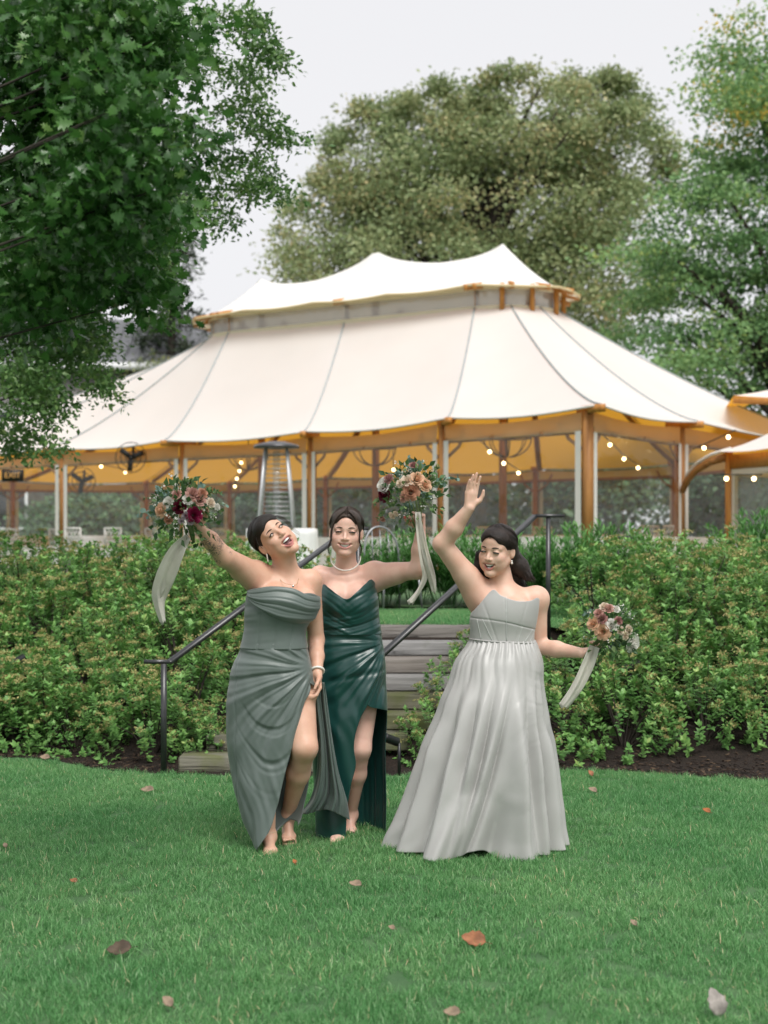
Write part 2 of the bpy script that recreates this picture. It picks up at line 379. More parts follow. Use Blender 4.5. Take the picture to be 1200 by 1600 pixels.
tag(o,'dark bark mulch chips along the edge of the lawn','mulch')

# ---- timber steps
def timber(name,c1,c2,moss=None,mamt=0.0,seed=0.0):
    m=bpy.data.materials.new(name); m.use_nodes=True; N,L=m.node_tree.nodes,m.node_tree.links; b=N['Principled BSDF']
    b.inputs['Roughness'].default_value=0.85; b.inputs['Specular IOR Level'].default_value=0.2
    tc=N.new('ShaderNodeTexCoord'); mp=N.new('ShaderNodeMapping'); mp.inputs['Scale'].default_value=(1.2,14,26); mp.inputs['Location'].default_value=(seed,seed*2,seed)
    L.new(tc.outputs['Object'],mp.inputs[0]); n1=N.new('ShaderNodeTexNoise'); n1.inputs['Scale'].default_value=2.6; n1.inputs['Detail'].default_value=7; n1.inputs['Distortion'].default_value=0.6; L.new(mp.outputs[0],n1.inputs[0])
    cr=N.new('ShaderNodeValToRGB'); e=cr.color_ramp.elements; e[0].position=0.3; e[0].color=(*c1,1); e[1].position=0.72; e[1].color=(*c2,1); L.new(n1.outputs['Fac'],cr.inputs[0])
    n2=N.new('ShaderNodeTexNoise'); n2.inputs['Scale'].default_value=4.5; n2.inputs['Detail'].default_value=6; L.new(tc.outputs['Object'],n2.inputs[0])
    mr=N.new('ShaderNodeMapRange'); mr.inputs[1].default_value=0.62-mamt*0.5; mr.inputs[2].default_value=0.85-mamt*0.5; mr.inputs[4].default_value=0.85 if moss else 0.0; L.new(n2.outputs['Fac'],mr.inputs[0])
    mx=N.new('ShaderNodeMixRGB'); L.new(mr.outputs[0],mx.inputs[0]); L.new(cr.outputs[0],mx.inputs[1]); mx.inputs[2].default_value=(*(moss or c1),1); L.new(mx.outputs[0],b.inputs['Base Color'])
    bp=N.new('ShaderNodeBump'); bp.inputs['Strength'].default_value=0.6; bp.inputs['Distance'].default_value=0.01; L.new(n1.outputs['Fac'],bp.inputs['Height']); L.new(bp.outputs[0],b.inputs['Normal'])
    return m
ST=empty('garden_steps',(step_x(9.61)+STEP_W/2,9.7,0),'weathered grey timber garden steps climbing from the lawn to the upper grass','steps')
for i in range(NST):
    moss=[(0.10,0.115,0.035),(0.09,0.11,0.03),(0.085,0.105,0.03),(0.09,0.10,0.04),None,None,(0.09,0.10,0.06),None][i]
    am=[0.35,0.3,0.42,0.4,0,0,0.1,0][i]
    cs=[((0.10,0.098,0.075),(0.19,0.185,0.145)),((0.085,0.085,0.06),(0.16,0.155,0.12)),((0.085,0.082,0.055),(0.16,0.155,0.11)),((0.09,0.085,0.065),(0.17,0.16,0.125)),
        ((0.16,0.155,0.15),(0.27,0.265,0.255)),((0.13,0.115,0.10),(0.235,0.215,0.195)),((0.17,0.168,0.165),(0.285,0.28,0.275)),((0.11,0.10,0.09),(0.215,0.20,0.185))][i]
    z0=i*RISE; y0=STEP_Y[i]; dep=(STEP_Y[i+1] if i<NST-1 else y0+0.30)-y0+0.10
    xl=float(step_x(y0)); m=MB().box((0,0,0),(STEP_W,dep,RISE-0.006),bev=0.007)
    o=m.build('step_timber',timber('weathered_timber',cs[0],cs[1],moss,am,i*3.7),ST)
    o.location=(xl+STEP_W/2-ST.location.x,y0+dep/2-ST.location.y,z0+RISE/2)
    if i<2:   # short tie timber under the left end
        pass
# ---- handrails
M_rail=mat('black_steel',(0.03,0.031,0.034),0.34,col2=(0.045,0.045,0.048),scale=30,spec=0.9,metal=0.25)
def rail_bend(a,b,c,d): return [a,b,c,d]
def make_rail(name,label,lo_end,lo,hi,hi_end,low_h,high_z):
    e=empty(name,(lo[0],lo[1],0.0),label,'handrail','steel handrails beside the timber steps'); off=np.array([lo[0],lo[1],0.0])
    R=MB()
    for a,b in ((lo_end,lo),(lo,hi),(hi,hi_end)): R.bar(a-off,b-off,0.046,0.026)
    for q in (lo,hi): R.ball(q-off,(0.023,0.023,0.014),8)
    R.build('rail',M_rail,e)
    MB().bar(np.array([lo[0]-0.04,lo[1]-0.02,-0.03])-off,np.array([lo[0]-0.04,lo[1]-0.02,lo[2]-0.012])-off,0.036,0.036).build('post',M_rail,e)
    q=hi+ (hi_end-hi)*0.45
    MB().bar(np.array([q[0],q[1],high_z])-off,np.array([q[0],q[1],q[2]-0.012])-off,0.036,0.036).build('post',M_rail,e)
    return e
loL=P(266,1034,9.60); hiL=P(546,826,11.55); dirv=np.array([0.155,0.01,0.0])
make_rail('handrail','black steel handrail climbing behind the woman in grey-green, its low post standing in mulch',loL-np.array([0.175,0.0,0.0]),loL,hiL,hiL+dirv,0,0.75)
hiR=P(836,806,11.55); loR=P(576,1042,9.66)
make_rail('handrail','black steel handrail rising diagonally between the dark green and the silver gowns',loR-np.array([0.175,0,0]),loR,hiR,hiR+np.array([0.24,0.02,0.0]),0,0.75)
# ================================================================== THE PAVILION
EZ=CAMZ+2.33; FZ=0.97
EAVE=np.array([(3.53,24.65),(1.13,27.25),(-1.55,30.6),(-4.66,33.0),(-8.0,35.5),(-11.7,38.2),(-16.2,42.5),(-17.6,48.5),
      (-14.0,53.6),(-9.2,55.0),(-6.0,55.3),(-2.1,51.0),(1.8,48.0),(4.8,45.0),(8.6,42.0),(10.4,33.5),(5.82,28.0)])
NE=len(EAVE); PK=[np.array([2.70,32.3]),np.array([-0.2,34.2]),np.array([-3.1,36.0])]
RU=nrm(PK[2]-PK[0]); RN=np.array([-RU[1],RU[0]]);  RN = RN if RN[1]>0 else -RN     # along the ridge, away from the camera
PC=PK[1]
def stadium(r,n):
    """n points round a stadium of radius r about the ridge, with their angle about the centre"""
    a,b=PK[0],PK[2]; L=np.linalg.norm(b-a); per=2*L+2*np.pi*r; out=[]
    for s in np.linspace(0,per,n,endpoint=False):
        if s<L: out.append(a-RN*r+RU*s)
        elif s<L+np.pi*r:
            t=(s-L)/r; out.append(b-RN*r*np.cos(t)+RU*r*np.sin(t))
        elif s<2*L+np.pi*r: out.append(b+RN*r-RU*(s-L-np.pi*r))
        else:
            t=(s-2*L-np.pi*r)/r; out.append(a+RN*r*np.cos(t)-RU*r*np.sin(t))
    return np.array(out)
RING_Z=CAMZ+5.14; RR=1.32
# ring anchor for each eave post: near posts meet the ring along its straight side and fan out at the ends
def ring_pt(k):
    r=RR; a,b=PK[0],PK[2]; m=PK[1]
    tab={0:a-RN*r*np.cos(0.62)-RU*r*np.sin(0.62),1:a-RN*r,2:m-RN*r,3:b-RN*r+RU*0.0,4:b-RN*r*np.cos(0.5)+RU*r*np.sin(0.5),5:b-RN*r*np.cos(1.0)+RU*r*np.sin(1.0),
         6:b-RN*r*np.cos(1.5)+RU*r*np.sin(1.5),7:b-RN*r*np.cos(2.0)+RU*r*np.sin(2.0),8:b-RN*r*np.cos(2.5)+RU*r*np.sin(2.5),9:b+RN*r,10:b*0.5+m*0.5+RN*r,11:m+RN*r,12:(m+a)/2+RN*r,13:a+RN*r,
         14:a+RN*r*np.cos(0.7)-RU*r*np.sin(0.7),15:a+RN*r*np.cos(1.4)-RU*r*np.sin(1.4),16:a-RN*r*np.cos(1.15)-RU*r*np.sin(1.15)}
    return tab[k]
RINGP=np.array([ring_pt(k) for k in range(NE)])
def canvas(name,tr,tcol,out_col=(0.80,0.785,0.76),in_col=(0.62,0.44,0.20)):
    m=bpy.data.materials.new(name); m.use_nodes=True; N,L=m.node_tree.nodes,m.node_tree.links; b=N['Principled BSDF']
    b.inputs['Roughness'].default_value=0.75; b.inputs['Specular IOR Level'].default_value=0.15
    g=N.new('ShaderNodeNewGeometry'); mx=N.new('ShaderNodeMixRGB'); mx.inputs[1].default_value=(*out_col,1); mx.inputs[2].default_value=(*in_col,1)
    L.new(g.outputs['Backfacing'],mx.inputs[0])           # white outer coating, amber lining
    tc=N.new('ShaderNodeTexCoord'); nz=N.new('ShaderNodeTexNoise'); nz.inputs['Scale'].default_value=0.6; nz.inputs['Detail'].default_value=6; L.new(tc.outputs['Object'],nz.inputs[0])
    mr=N.new('ShaderNodeMapRange'); mr.inputs[1].default_value=0.3; mr.inputs[2].default_value=0.75; mr.inputs[3].default_value=1.0; mr.inputs[4].default_value=0.93; L.new(nz.outputs['Fac'],mr.inputs[0])
    m2=N.new('ShaderNodeMixRGB'); m2.blend_type='MULTIPLY'; m2.inputs[0].default_value=1; L.new(mx.outputs[0],m2.inputs[1]); L.new(mr.outputs[0],m2.inputs[2]); L.new(m2.outputs[0],b.inputs['Base Color'])
    bp=N.new('ShaderNodeBump'); bp.inputs['Strength'].default_value=0.15; bp.inputs['Distance'].default_value=0.05; L.new(nz.outputs['Fac'],bp.inputs['Height']); L.new(bp.outputs[0],b.inputs['Normal'])
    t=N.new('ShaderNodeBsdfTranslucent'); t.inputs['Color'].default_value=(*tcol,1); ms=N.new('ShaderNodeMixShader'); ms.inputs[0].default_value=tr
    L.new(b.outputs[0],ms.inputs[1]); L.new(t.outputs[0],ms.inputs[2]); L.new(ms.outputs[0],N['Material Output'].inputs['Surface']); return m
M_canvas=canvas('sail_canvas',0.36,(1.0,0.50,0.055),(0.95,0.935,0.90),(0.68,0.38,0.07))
M_canvas_top=canvas('sail_canvas_top',0.15,(0.9,0.8,0.6),(0.85,0.835,0.81),(0.8,0.72,0.55))
M_val=mat('valance_canvas',(0.66,0.52,0.30),0.8,trans=0.55,tcol=(0.95,0.55,0.14))
M_wood=mat('larch_beam',(0.42,0.20,0.065),0.55,col2=(0.30,0.13,0.04),scale=3,stretch=(6,6,0.6),spec=0.3)
M_wood2=mat('varnished_fir',(0.55,0.24,0.05),0.45,col2=(0.42,0.17,0.035),scale=4,stretch=(5,5,1),spec=0.4)
M_white=mat('white_vinyl_border',(0.78,0.77,0.74),0.6,trans=0.2)
M_vinyl=vinyl('clear_vinyl',(0.93,0.95,0.94),0.05,0.035)
M_seam=mat('seam_tape',(0.36,0.39,0.39),0.7)
M_deck=mat('plank_deck',(0.42,0.37,0.31),0.7,col2=(0.34,0.29,0.24),scale=5)
PV=empty('sailcloth_pavilion',(float(PC[0]),float(PC[1]),FZ),'large cream sailcloth pavilion with raised clerestory roof on the terrace','pavilion')
PO=np.array([PC[0],PC[1],FZ])
_put=put
def put(mb,name,m,parent,smooth=False,off=PO,**kw): return _put(mb,name,m,parent,smooth,off,**kw)
def sail(k,nu=14,nt=22):
    """canvas panel between post k and k+1: concave from the ring down to the eave"""
    a,b=EAVE[k],EAVE[(k+1)%NE]; ra,rb=RINGP[k],RINGP[(k+1)%NE]
    u=np.linspace(0,1,nu)[None,:,None]; t=np.linspace(0,1,nt)[:,None,None]
    E=a*(1-u)+b*u; Rg=ra*(1-u)+rb*u
    out=nrm(E-PC[None,None]); over=0.42                           # overhang past the posts
    E2=E+out*(over-0.10*np.sin(np.pi*u)); XY=Rg*(1-t)+E2*t
    g=1-(1-t)**1.32; ez=EZ+0.02-0.05*0
    sag=np.sin(np.pi*u)
    Z=RING_Z+(ez-RING_Z)*g-sag*(0.085*t**3+0.05*np.sin(np.pi*t))
    G=np.concatenate([XY,Z],-1); return G
for k in range(NE):
    G=sail(k); put(MB().grid(G),'roof_sail',M_canvas,PV,True)
    # seam along the panel's first edge, edge rope along the eave
    s=G[:,0]+np.array([0,0,0.012]); put(MB().tube(s,0.020,5),'roof_seam',M_seam,PV,True)
    put(MB().tube(G[-1]+np.array([0,0,-0.005]),0.022,5),'eave_rope',M_white,PV,True)
# skirt band of canvas round the ring and the clerestory
ringc=np.concatenate([RINGP,RINGP[:1]])
def ring_band(r_pts,z0,z1,mb=None):
    mb=mb or MB(); G=np.stack([np.c_[r_pts,np.full(len(r_pts),z0)],np.c_[r_pts,np.full(len(r_pts),z1)]]); return mb.grid(G)
ctr=lambda q,f:PC+(q-PC)*f
st=stadium(RR-0.03,64); stc=np.concatenate([st,st[:1]])
put(ring_band(stc,RING_Z+0.02,RING_Z+0.38),'clerestory_glazing',vinyl('clerestory_glass',(0.55,0.57,0.62),0.16,0.30),PV)
put(ring_band(np.concatenate([(q:=stadium(RR+0.015,64)),q[:1]]),RING_Z-0.14,RING_Z+0.03),'clerestory_curb',M_canvas_top,PV)
put(ring_band(np.concatenate([(q:=stadium(RR+0.012,64)),q[:1]]),RING_Z+0.37,RING_Z+0.45),'clerestory_header',M_canvas_top,PV)
cp=[PK[0]-RN*(RR-.09),PK[1]-RN*(RR-.09),PK[2]-RN*(RR-.09),PK[0]+RN*(RR-.09),PK[1]+RN*(RR-.09),PK[2]+RN*(RR-.09)]+[PK[0]-(RU*np.cos(a)+RN*np.sin(a))*(RR+.05) for a in(-1.05,-.5,.05,.6,1.1)]+[PK[2]+(RU*np.cos(a)+RN*np.sin(a))*(RR-.09) for a in(-1.05,-.5,.05,.6,1.1)]
for q in cp: put(MB().bar((*q,RING_Z-0.1),(*q,RING_Z+0.5),0.10,0.10),'clerestory_post',M_wood2,PV)
# rafter tails under the upper roof
dirs=[]
for c,a0,a1,nn in ((PK[0],-1,1,7),(PK[2],-1,1,7)):
    sgn=-1 if c is PK[0] else 1
    for a in np.linspace(-1.45,1.45,nn): dirs.append((c,RU*sgn*np.cos(a)+RN*np.sin(a)))
for c in (PK[1],): dirs+= [(c,-RN),(c,RN)]
dirs+=[(PK[0],-RN),(PK[2],-RN)]
UE_Z=RING_Z+0.40
for c,d in dirs:
    a=np.array([*(c+d*(RR-0.25)),UE_Z+0.14]); b=np.array([*(c+d*(RR+0.42)),UE_Z-0.02]); put(MB().bar(a,b,0.09,0.13),'rafter_tail',M_wood2,PV)
# upper roof: three peaks with saddles between
nS=132; ue=stadium(RR+0.40,nS); u=np.linspace(0,1,26)[:,None]
top=[]
for q in ue:
    s=np.clip(np.dot(q-PK[0],RU),0,np.linalg.norm(PK[2]-PK[0])); top.append(np.append(PK[0]+RU*s,s))
top=np.array(top); Lr=np.linalg.norm(PK[2]-PK[0])
def ridge_z(s):
    zs=[CAMZ+6.78,CAMZ+7.0,CAMZ+6.66]; h=Lr/2; k=np.where(s<h,0,1); t=np.clip((s-k*h)/h,0,1)
    a=np.where(k==0,zs[0],zs[1]); b=np.where(k==0,zs[1],zs[2]); m=np.minimum(t,1-t)
    return a+(b-a)*t-0.40*(1-np.exp(-m*5.0))
rz=ridge_z(top[:,2]); G=[]
scal=0.05*np.abs(np.sin(np.linspace(0,np.pi*12,nS)))
for t_ in np.linspace(0,1,22):
    xy=top[:,:2]*(1-t_)+ue*t_; g=1-(1-t_)**1.5
    z=rz+(UE_Z+0.02-scal-rz)*g; G.append(np.c_[xy,z])
G=np.array(G); G=np.concatenate([G,G[:,:1]],1)
put(MB().grid(G),'upper_roof',M_canvas_top,PV,True)
put(MB().tube(G[-1],0.03,5),'upper_roof_rope',mat('edge_rope',(0.62,0.50,0.28),0.8),PV,True)
V_=[];
for q0,q1 in zip(G[-1][:-1],G[-1][1:]): pass
# posts, brackets, eave beams, valances, clear walls
BEAM=EZ-0.16
for k in range(NE):
    a=EAVE[k]; inn=nrm(PC-a); a3=np.array([*a,0.0])
    put(MB().bar(a3+[0,0,FZ],a3+[0,0,EZ-0.06],0.15,0.15,up=(inn[0],inn[1],0)),'post',M_wood,PV)
    put(MB().bar(np.array([*(a-inn*0.52),EZ-0.045]),np.array([*(a+inn*0.30),EZ-0.02]),0.11,0.13),'eave_bracket',M_wood2,PV)
    b=EAVE[(k+1)%NE]; d=nrm(b-a); n2=np.array([d[1],-d[0]])
    for sgn,o_,dd in ((1,a,d),(1,a,-nrm(a-EAVE[k-1]))):
        c0=np.array([*(o_+dd*0.06),EZ-0.75]); c1=np.array([*(o_+dd*0.60),EZ-0.2])
        put(MB().tube([c0,(c0+c1)/2+np.array([*(dd*0.10),-0.04]),c1],0.032,6),'knee_brace',M_wood,PV,True)
    # rafter from post to the ring
    g=sail(k)[:,0]; put(MB().tube(g[1:-2]-np.array([0,0,0.17]),0.085,4),'rafter',M_wood,PV)
    p0=a+d*0.09; p1=b-d*0.09
    put(MB().bar(np.array([*p0,BEAM-0.24]),np.array([*p1,BEAM-0.24]),0.07,0.09),'eave_beam',M_wood,PV)
    # valance strip hanging at the eave
    uu=np.linspace(0,1,15)[:,None]; L_=p0*(1-uu)+p1*uu; zt=EZ-0.07-0.08*np.sin(np.pi*uu[:,0]); wob=0.03*np.sin(uu[:,0]*17+k)
    vb=EZ-0.42
    out=n2 if n2@((a+b)/2-PC)>0 else -n2
    put(MB().grid(np.stack([np.c_[L_+out*0.05,zt],np.c_[L_+out*(0.06+wob[:,None]),np.full(15,vb)]])),'valance',M_val,PV,True)
    # clear wall with white borders
    z0,z1=FZ+0.03,vb+0.02
    def strip(u0,u1,za,zb,o2=0.075,nm='wall_border',mm=M_white):
        A=p0*(1-u0)+p1*u0+out*o2; B=p0*(1-u1)+p1*u1+out*o2
        uu=np.linspace(0,1,9)[:,None]; Q=A*(1-uu)+B*uu
        put(MB().grid(np.stack([np.c_[Q,np.full(9,za)],np.c_[Q,np.full(9,zb)]])),nm,mm,PV,True)
    w_=0.13/np.linalg.norm(p1-p0)
    strip(0.0,1.0,z0+0.4,z1,0.055,'clear_wall',M_vinyl)
    strip(0.0,w_,z0,z1); strip(1-w_,1,z0,z1)
    strip(w_,1-w_,z0,z0+(0.66 if k in (0,16,15,1) else 0.45))
# floor deck
fl=np.concatenate([EAVE+nrm(EAVE-PC)*0.25]); mbf=MB()
n=NE; Vf=np.concatenate([np.c_[fl,np.full(n,FZ)],np.c_[fl,np.full(n,0.5)],[[*PC,FZ]]]); jj=np.arange(n); jn=(jj+1)%n
mbf.add(Vf,[np.stack([jj,jn,np.full(n,2*n)],1),np.stack([jj,n+jj,n+jn,jn],1)])
put(mbf,'deck',M_deck,PV)
# masts
for c,z in zip(PK,(CAMZ+6.50,CAMZ+6.70,CAMZ+6.40)): put(MB().tube([(*c,FZ),(*c,z)],0.09,10),'mast',M_wood,PV,True)

# ---- smaller linked canopy at the right end and the next tent's eave beyond
FLIP=1
def fascia(mb,a,b,h): return mb.bar(a,b,0.10,h)
SM=empty('entry_canopy',(6.9,27.0,FZ),'small cream entry canopy with glazed walls joined to the pavilion end','canopy'); so=np.array([6.9,27.0,FZ])
cz=CAMZ+1.72
pts=[P(1064,700,26.6),P(1300,700,24.6)]
c0=np.array([5.65,27.1]); c1=np.array([7.0,25.2]); c2=np.array([10.2,27.6]); c3=np.array([8.8,29.8]); cc=(c0+c1+c2+c3)/4
cors=[np.array([6.55,27.0]),np.array([7.25,25.4]),np.array([10.5,27.0]),np.array([9.3,29.2])]; cc=sum(cors)/4
for k in range(4):
    a,b=cors[k],cors[(k+1)%4]; u=np.linspace(0,1,11)[None,:,None]; t=np.linspace(0,1,9)[:,None,None]
    E=(a*(1-u)+b*u); XY=cc*(1-t)+(E+nrm(E-cc)*0.25)*t; Z=np.broadcast_to(cz+0.95-(0.95)*(1-(1-t)**1.4)-0.05*np.sin(np.pi*u)*t,XY.shape[:2]+(1,))
    Gc=np.concatenate([XY,Z],-1);put(MB().grid(Gc if np.cross(Gc[4,6]-Gc[4,5],Gc[5,5]-Gc[4,5])[2]>0 else Gc[::-1]),'canopy_sail',M_canvas,SM,True,so)
    put(MB().bar((*a,FZ-0.1),(*a,cz),0.12,0.12),'post',M_wood2,SM,False,so)
    d=nrm(b-a); put(MB().bar((*(a+d*0.065),cz-0.20),(*(b-d*0.065),cz-0.20),0.08,0.26),'fascia_beam',M_wood2,SM,False,so)
    q0,q1=a+d*0.07,b-d*0.07
    for (u0,u1,za,zb) in ((0,0.06,FZ,cz-0.34),(0.94,1,FZ,cz-0.34),(0.06,0.94,cz-0.46,cz-0.34),(0.06,0.94,FZ,FZ+0.5)):
        A=q0*(1-u0)+q1*u0; B=q0*(1-u1)+q1*u1; put(MB().grid([[(*A,za),(*B,za)],[(*A,zb),(*B,zb)]]),'wall_border',M_white,SM,False,so)
    put(MB().grid([[(*q0,FZ+0.45),(*q1,FZ+0.45)],[(*q0,cz-0.42),(*q1,cz-0.42)]]),'clear_wall',M_vinyl,SM,False,so)
# curved arch beam linking it to the pavilion
a0=np.array([*(EAVE[16]+0.05),EZ-1.2]); aa=[P(1066,768,27.85),P(1074,750,27.7),P(1088,734,27.5),P(1110,721,27.25),P(1141,712,27.0)]
put(MB().tube(aa,0.085,4),'arch_beam',M_wood,SM,True,so)
aa2=[q+np.array([0.0,-0.05,0.13]) for q in aa]; put(MB().tube(aa2,0.035,4),'arch_border',M_white,SM,True,so)
NT=empty('neighbouring_tent',(9.6,27.5,FZ),'corner of another cream sailcloth tent roof at the right edge','tent'); no=np.array([9.6,27.5,FZ])
tip=P(1147,618,30.0); uu=np.linspace(0,1,12)
apex=P(1330,535,34.5);endp=P(1420,624,29.0);bk=tip+np.array([1.2,7.0,0.0])
hip=np.stack([tip*(1-u_)+apex*u_-np.array([0,0,.30])*np.sin(np.pi*u_) for u_ in uu]);e1=np.stack([tip*(1-u_)+endp*u_-np.array([0,0,.05])*np.sin(np.pi*u_) for u_ in uu]);e2=np.stack([tip*(1-u_)+bk*u_ for u_ in uu])
def up_sail(Ga):
    n_=np.cross(Ga[1,1]-Ga[0,0] if False else Ga[-1,-1]-Ga[0,0],Ga[-1,0]-Ga[0,-1]);return Ga
for q0,q1,fl in((e1,hip,1),(hip,e2,1)):
    Ga=np.stack([q0*(1-w)+q1*w-np.array([0,0,0.06*math.sin(math.pi*w)]) for w in np.linspace(0,1,7)]);nz=np.cross(Ga[3,6]-Ga[3,5],Ga[4,5]-Ga[3,5])[2]
    put(MB().grid(Ga if nz>0 else Ga[::-1]),'roof_sail',M_canvas,NT,True,no)
put(MB().bar(tip+[-0.03,0,-0.10],endp+[0,0,-0.10],0.06,0.14),'eave_beam',M_wood2,NT,False,no)
put(MB().bar(tip+[1.9,0.6,-0.1],[tip[0]+1.9,tip[1]+0.6,0.8],0.14,0.14),'post',M_wood2,NT,False,no)
# ================================================================== TREES, SHRUBS, HOUSE BEHIND
LEAF_V=np.array([[0,0,0],[-.28,.45,.07],[0,.5,0],[.28,.45,.07],[0,1,-.06]]); LEAF_F=np.array([[0,2,1],[0,3,2],[1,2,4],[2,3,4]])
DIA_V=np.array([[0,0,0],[-.3,.5,.08],[.3,.5,.08],[0,1,-.05]]); DIA_F=np.array([[0,2,1],[1,2,3]])
OAK2=np.array([(0,0),(.05,.12),(.16,.16),(.10,.26),(.30,.36),(.15,.44),(.38,.60),(.15,.64),(.24,.82),(.09,.80),(0,1)])
OAKV=np.concatenate([np.c_[OAK2,0.10*np.abs(OAK2[:,0])],np.c_[-OAK2[1:-1,0],OAK2[1:-1,1],0.10*np.abs(OAK2[1:-1,0])],np.c_[np.zeros(9),OAK2[1:-1,1],np.zeros(9)-0.02]])
def _oakf():
    q=[];t=[];R=[0]+list(range(1,10))+[10]; Lf=[0]+list(range(11,20))+[10]; C=[0]+list(range(20,29))+[10]
    for i in range(10):
        for S,fl in((R,1),(Lf,0)):
            ids=[C[i],S[i],S[i+1],C[i+1]]; u=[]
            for k in ids:
                if k not in u:u.append(k)
            if fl: u=u[::-1]
            (q if len(u)==4 else t).append(u)
    return [np.array(q),np.array(t)]
OAKF=_oakf()
M_bark=mat('bark',(0.055,0.045,0.036),0.95,col2=(0.03,0.024,0.02),scale=14,bump=0.8,stretch=(1,1,0.25))
def leafmat(name,ramp,tr=0.30,rough=0.5,spec=0.35): return mat(name,(0.05,0.1,0.04),rough,spec=spec,trans=tr,ramp=ramp)
def clump_leaves(centres,per,rad,flat,size,seed,upb=0.7,drop=0.0,dirs=None):
    r=np.random.default_rng(seed); n=len(centres)*per; c=np.repeat(centres,per,0)
    rr=np.repeat(np.broadcast_to(rad,(len(centres),)),per)[:,None]
    off=r.normal(size=(n,3))*0.5; off[:,2]*=flat; pos=c+off*rr; pos[:,2]-=drop*np.abs(off[:,0])*rr[:,0]
    d=nrm(off*[1,1,0.6]+r.normal(size=(n,3))*0.7+[0,0,-0.25]); up=nrm(r.normal(size=(n,3))*0.8+[0,0,upb])
    X,Y,Z=frames(d,up,r); return pos,X,Y,Z,r.uniform(0.6,1.25,n)*size
def lobe_points(lobes,n,seed,shell=0.62):
    """points spread through ellipsoid lobes, mostly toward their outside"""
    r=np.random.default_rng(seed); vol=np.array([np.prod(np.abs(l[1]))**0.75 for l in lobes]); out=[]
    for (c,rad),m in zip(lobes,np.maximum(1,(n*vol/vol.sum()).astype(int))):
        d=nrm(r.normal(size=(m,3))); k=shell+(1-shell)*r.random(m)**0.6; k=np.where(r.random(m)<0.22,r.random(m)**0.5,k)
        out.append(np.asarray(c)+d*k[:,None]*np.asarray(rad))
    return np.concatenate(out)
def tree(name,label,base,height,trunk_r,crown_pts,leafm,per,crad,size,seed,group=None,tv=LEAF_V,tf=LEAF_F,flat=0.6,limbs=14,limb_r=None,tone=None,upb=0.7,top=None,drop=0.0,extra=None):
    limb_r=limb_r or trunk_r*.42; base=np.asarray(base,float); e=empty(name,base,label,'tree',group); r=np.random.default_rng(seed+1)
    top=np.asarray(top if top is not None else base+[0,0,height],float)
    T=MB(); m=9; u=np.linspace(0,1,m); wob=np.stack([0.02*height*np.sin(u*5+seed)*u,0.02*height*np.cos(u*4+seed)*u,0*u],1)
    tp=(base*(1-u[:,None])+top*u[:,None]+wob)-base; T.tube(tp,trunk_r*(1.0-0.85*u),10)
    idx=r.choice(len(crown_pts),min(limbs,len(crown_pts)),replace=False)
    for i in idx:
        q=crown_pts[i]-base; k=np.clip(q[2]/height*0.75-0.1,0.22,0.85); s=tp[0]*(1-k)+tp[-1]*k
        mid=(s+q)/2+np.array([0,0,0.08*np.linalg.norm(q-s)]); T.tube([s,mid*0.5+s*0.5,mid,q*0.6+mid*0.4,q],limb_r*np.array([1,.75,.5,.3,.12]),6)
    T.build('trunk',M_bark,e,True)
    pos,X,Y,Z,sz=clump_leaves(crown_pts,per,crad,flat,size,seed+2,upb,drop)
    rr=np.random.default_rng(seed+3); cl=np.repeat(rr.random(len(crown_pts)),per)
    if extra is not None:
        ex=clump_leaves(extra[0],extra[1],extra[2],flat,size,seed+7,upb,drop); pos,X,Y,Z,sz=[np.concatenate([a_,b_]) for a_,b_ in zip((pos,X,Y,Z,sz),ex)]
        cl=np.concatenate([cl,np.repeat(rr.random(len(extra[0]))*0.6+0.4,extra[1])])
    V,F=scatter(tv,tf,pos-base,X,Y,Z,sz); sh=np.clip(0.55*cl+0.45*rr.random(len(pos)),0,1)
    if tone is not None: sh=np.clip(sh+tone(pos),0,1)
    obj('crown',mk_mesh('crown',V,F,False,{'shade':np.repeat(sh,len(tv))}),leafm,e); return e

# ---- the broad linden behind the pavilion
Yl=54.0
LB=[(740,330,235,205),(560,375,150,130),(620,255,130,120),(700,205,120,95),(820,190,140,95),(925,200,115,110),(960,300,110,150),(850,330,150,150),(480,420,85,75),(660,430,220,110),(880,460,170,130)]
lobes=[(P(x,y+10,Yl+RNG.uniform(-2,2)),((a-22)*Yl/FPX,(a-22)*Yl/FPX*0.85,(b-24)*Yl/FPX)) for x,y,a,b in LB]
M_lin=leafmat('linden_leaf',[(0,(0.158,0.223,0.099)),(0.35,(0.274,0.353,0.164)),(0.75,(0.389,0.412,0.206)),(1,(0.596,0.482,0.241))],0.3)
cp=lobe_points(lobes,500,21,0.66)
sp=[]                                                            # upright sprigs along the top outline
for k in range(110):
    a=RNG.uniform(0.05,0.95); l=lobes[RNG.integers(1,8)]; th=RNG.uniform(0.15,np.pi-0.15)
    sp.append(np.asarray(l[0])+np.array([np.cos(th)*l[1][0],RNG.uniform(-.5,.5)*l[1][1],np.sin(th)*l[1][2]*1.05]))
sp=np.array(sp); cp=np.concatenate([cp,sp]); lrad=np.concatenate([np.full(len(cp)-len(sp),1.05),np.full(len(sp),0.55)])
tree('linden_tree','broad olive and rust tinged tree towering behind the pavilion roof',(P(740,840,Yl)[0],Yl,1.0),17,0.55,cp,M_lin,190,lrad,0.19,31,tv=DIA_V,tf=DIA_F,limbs=40,upb=0.5)

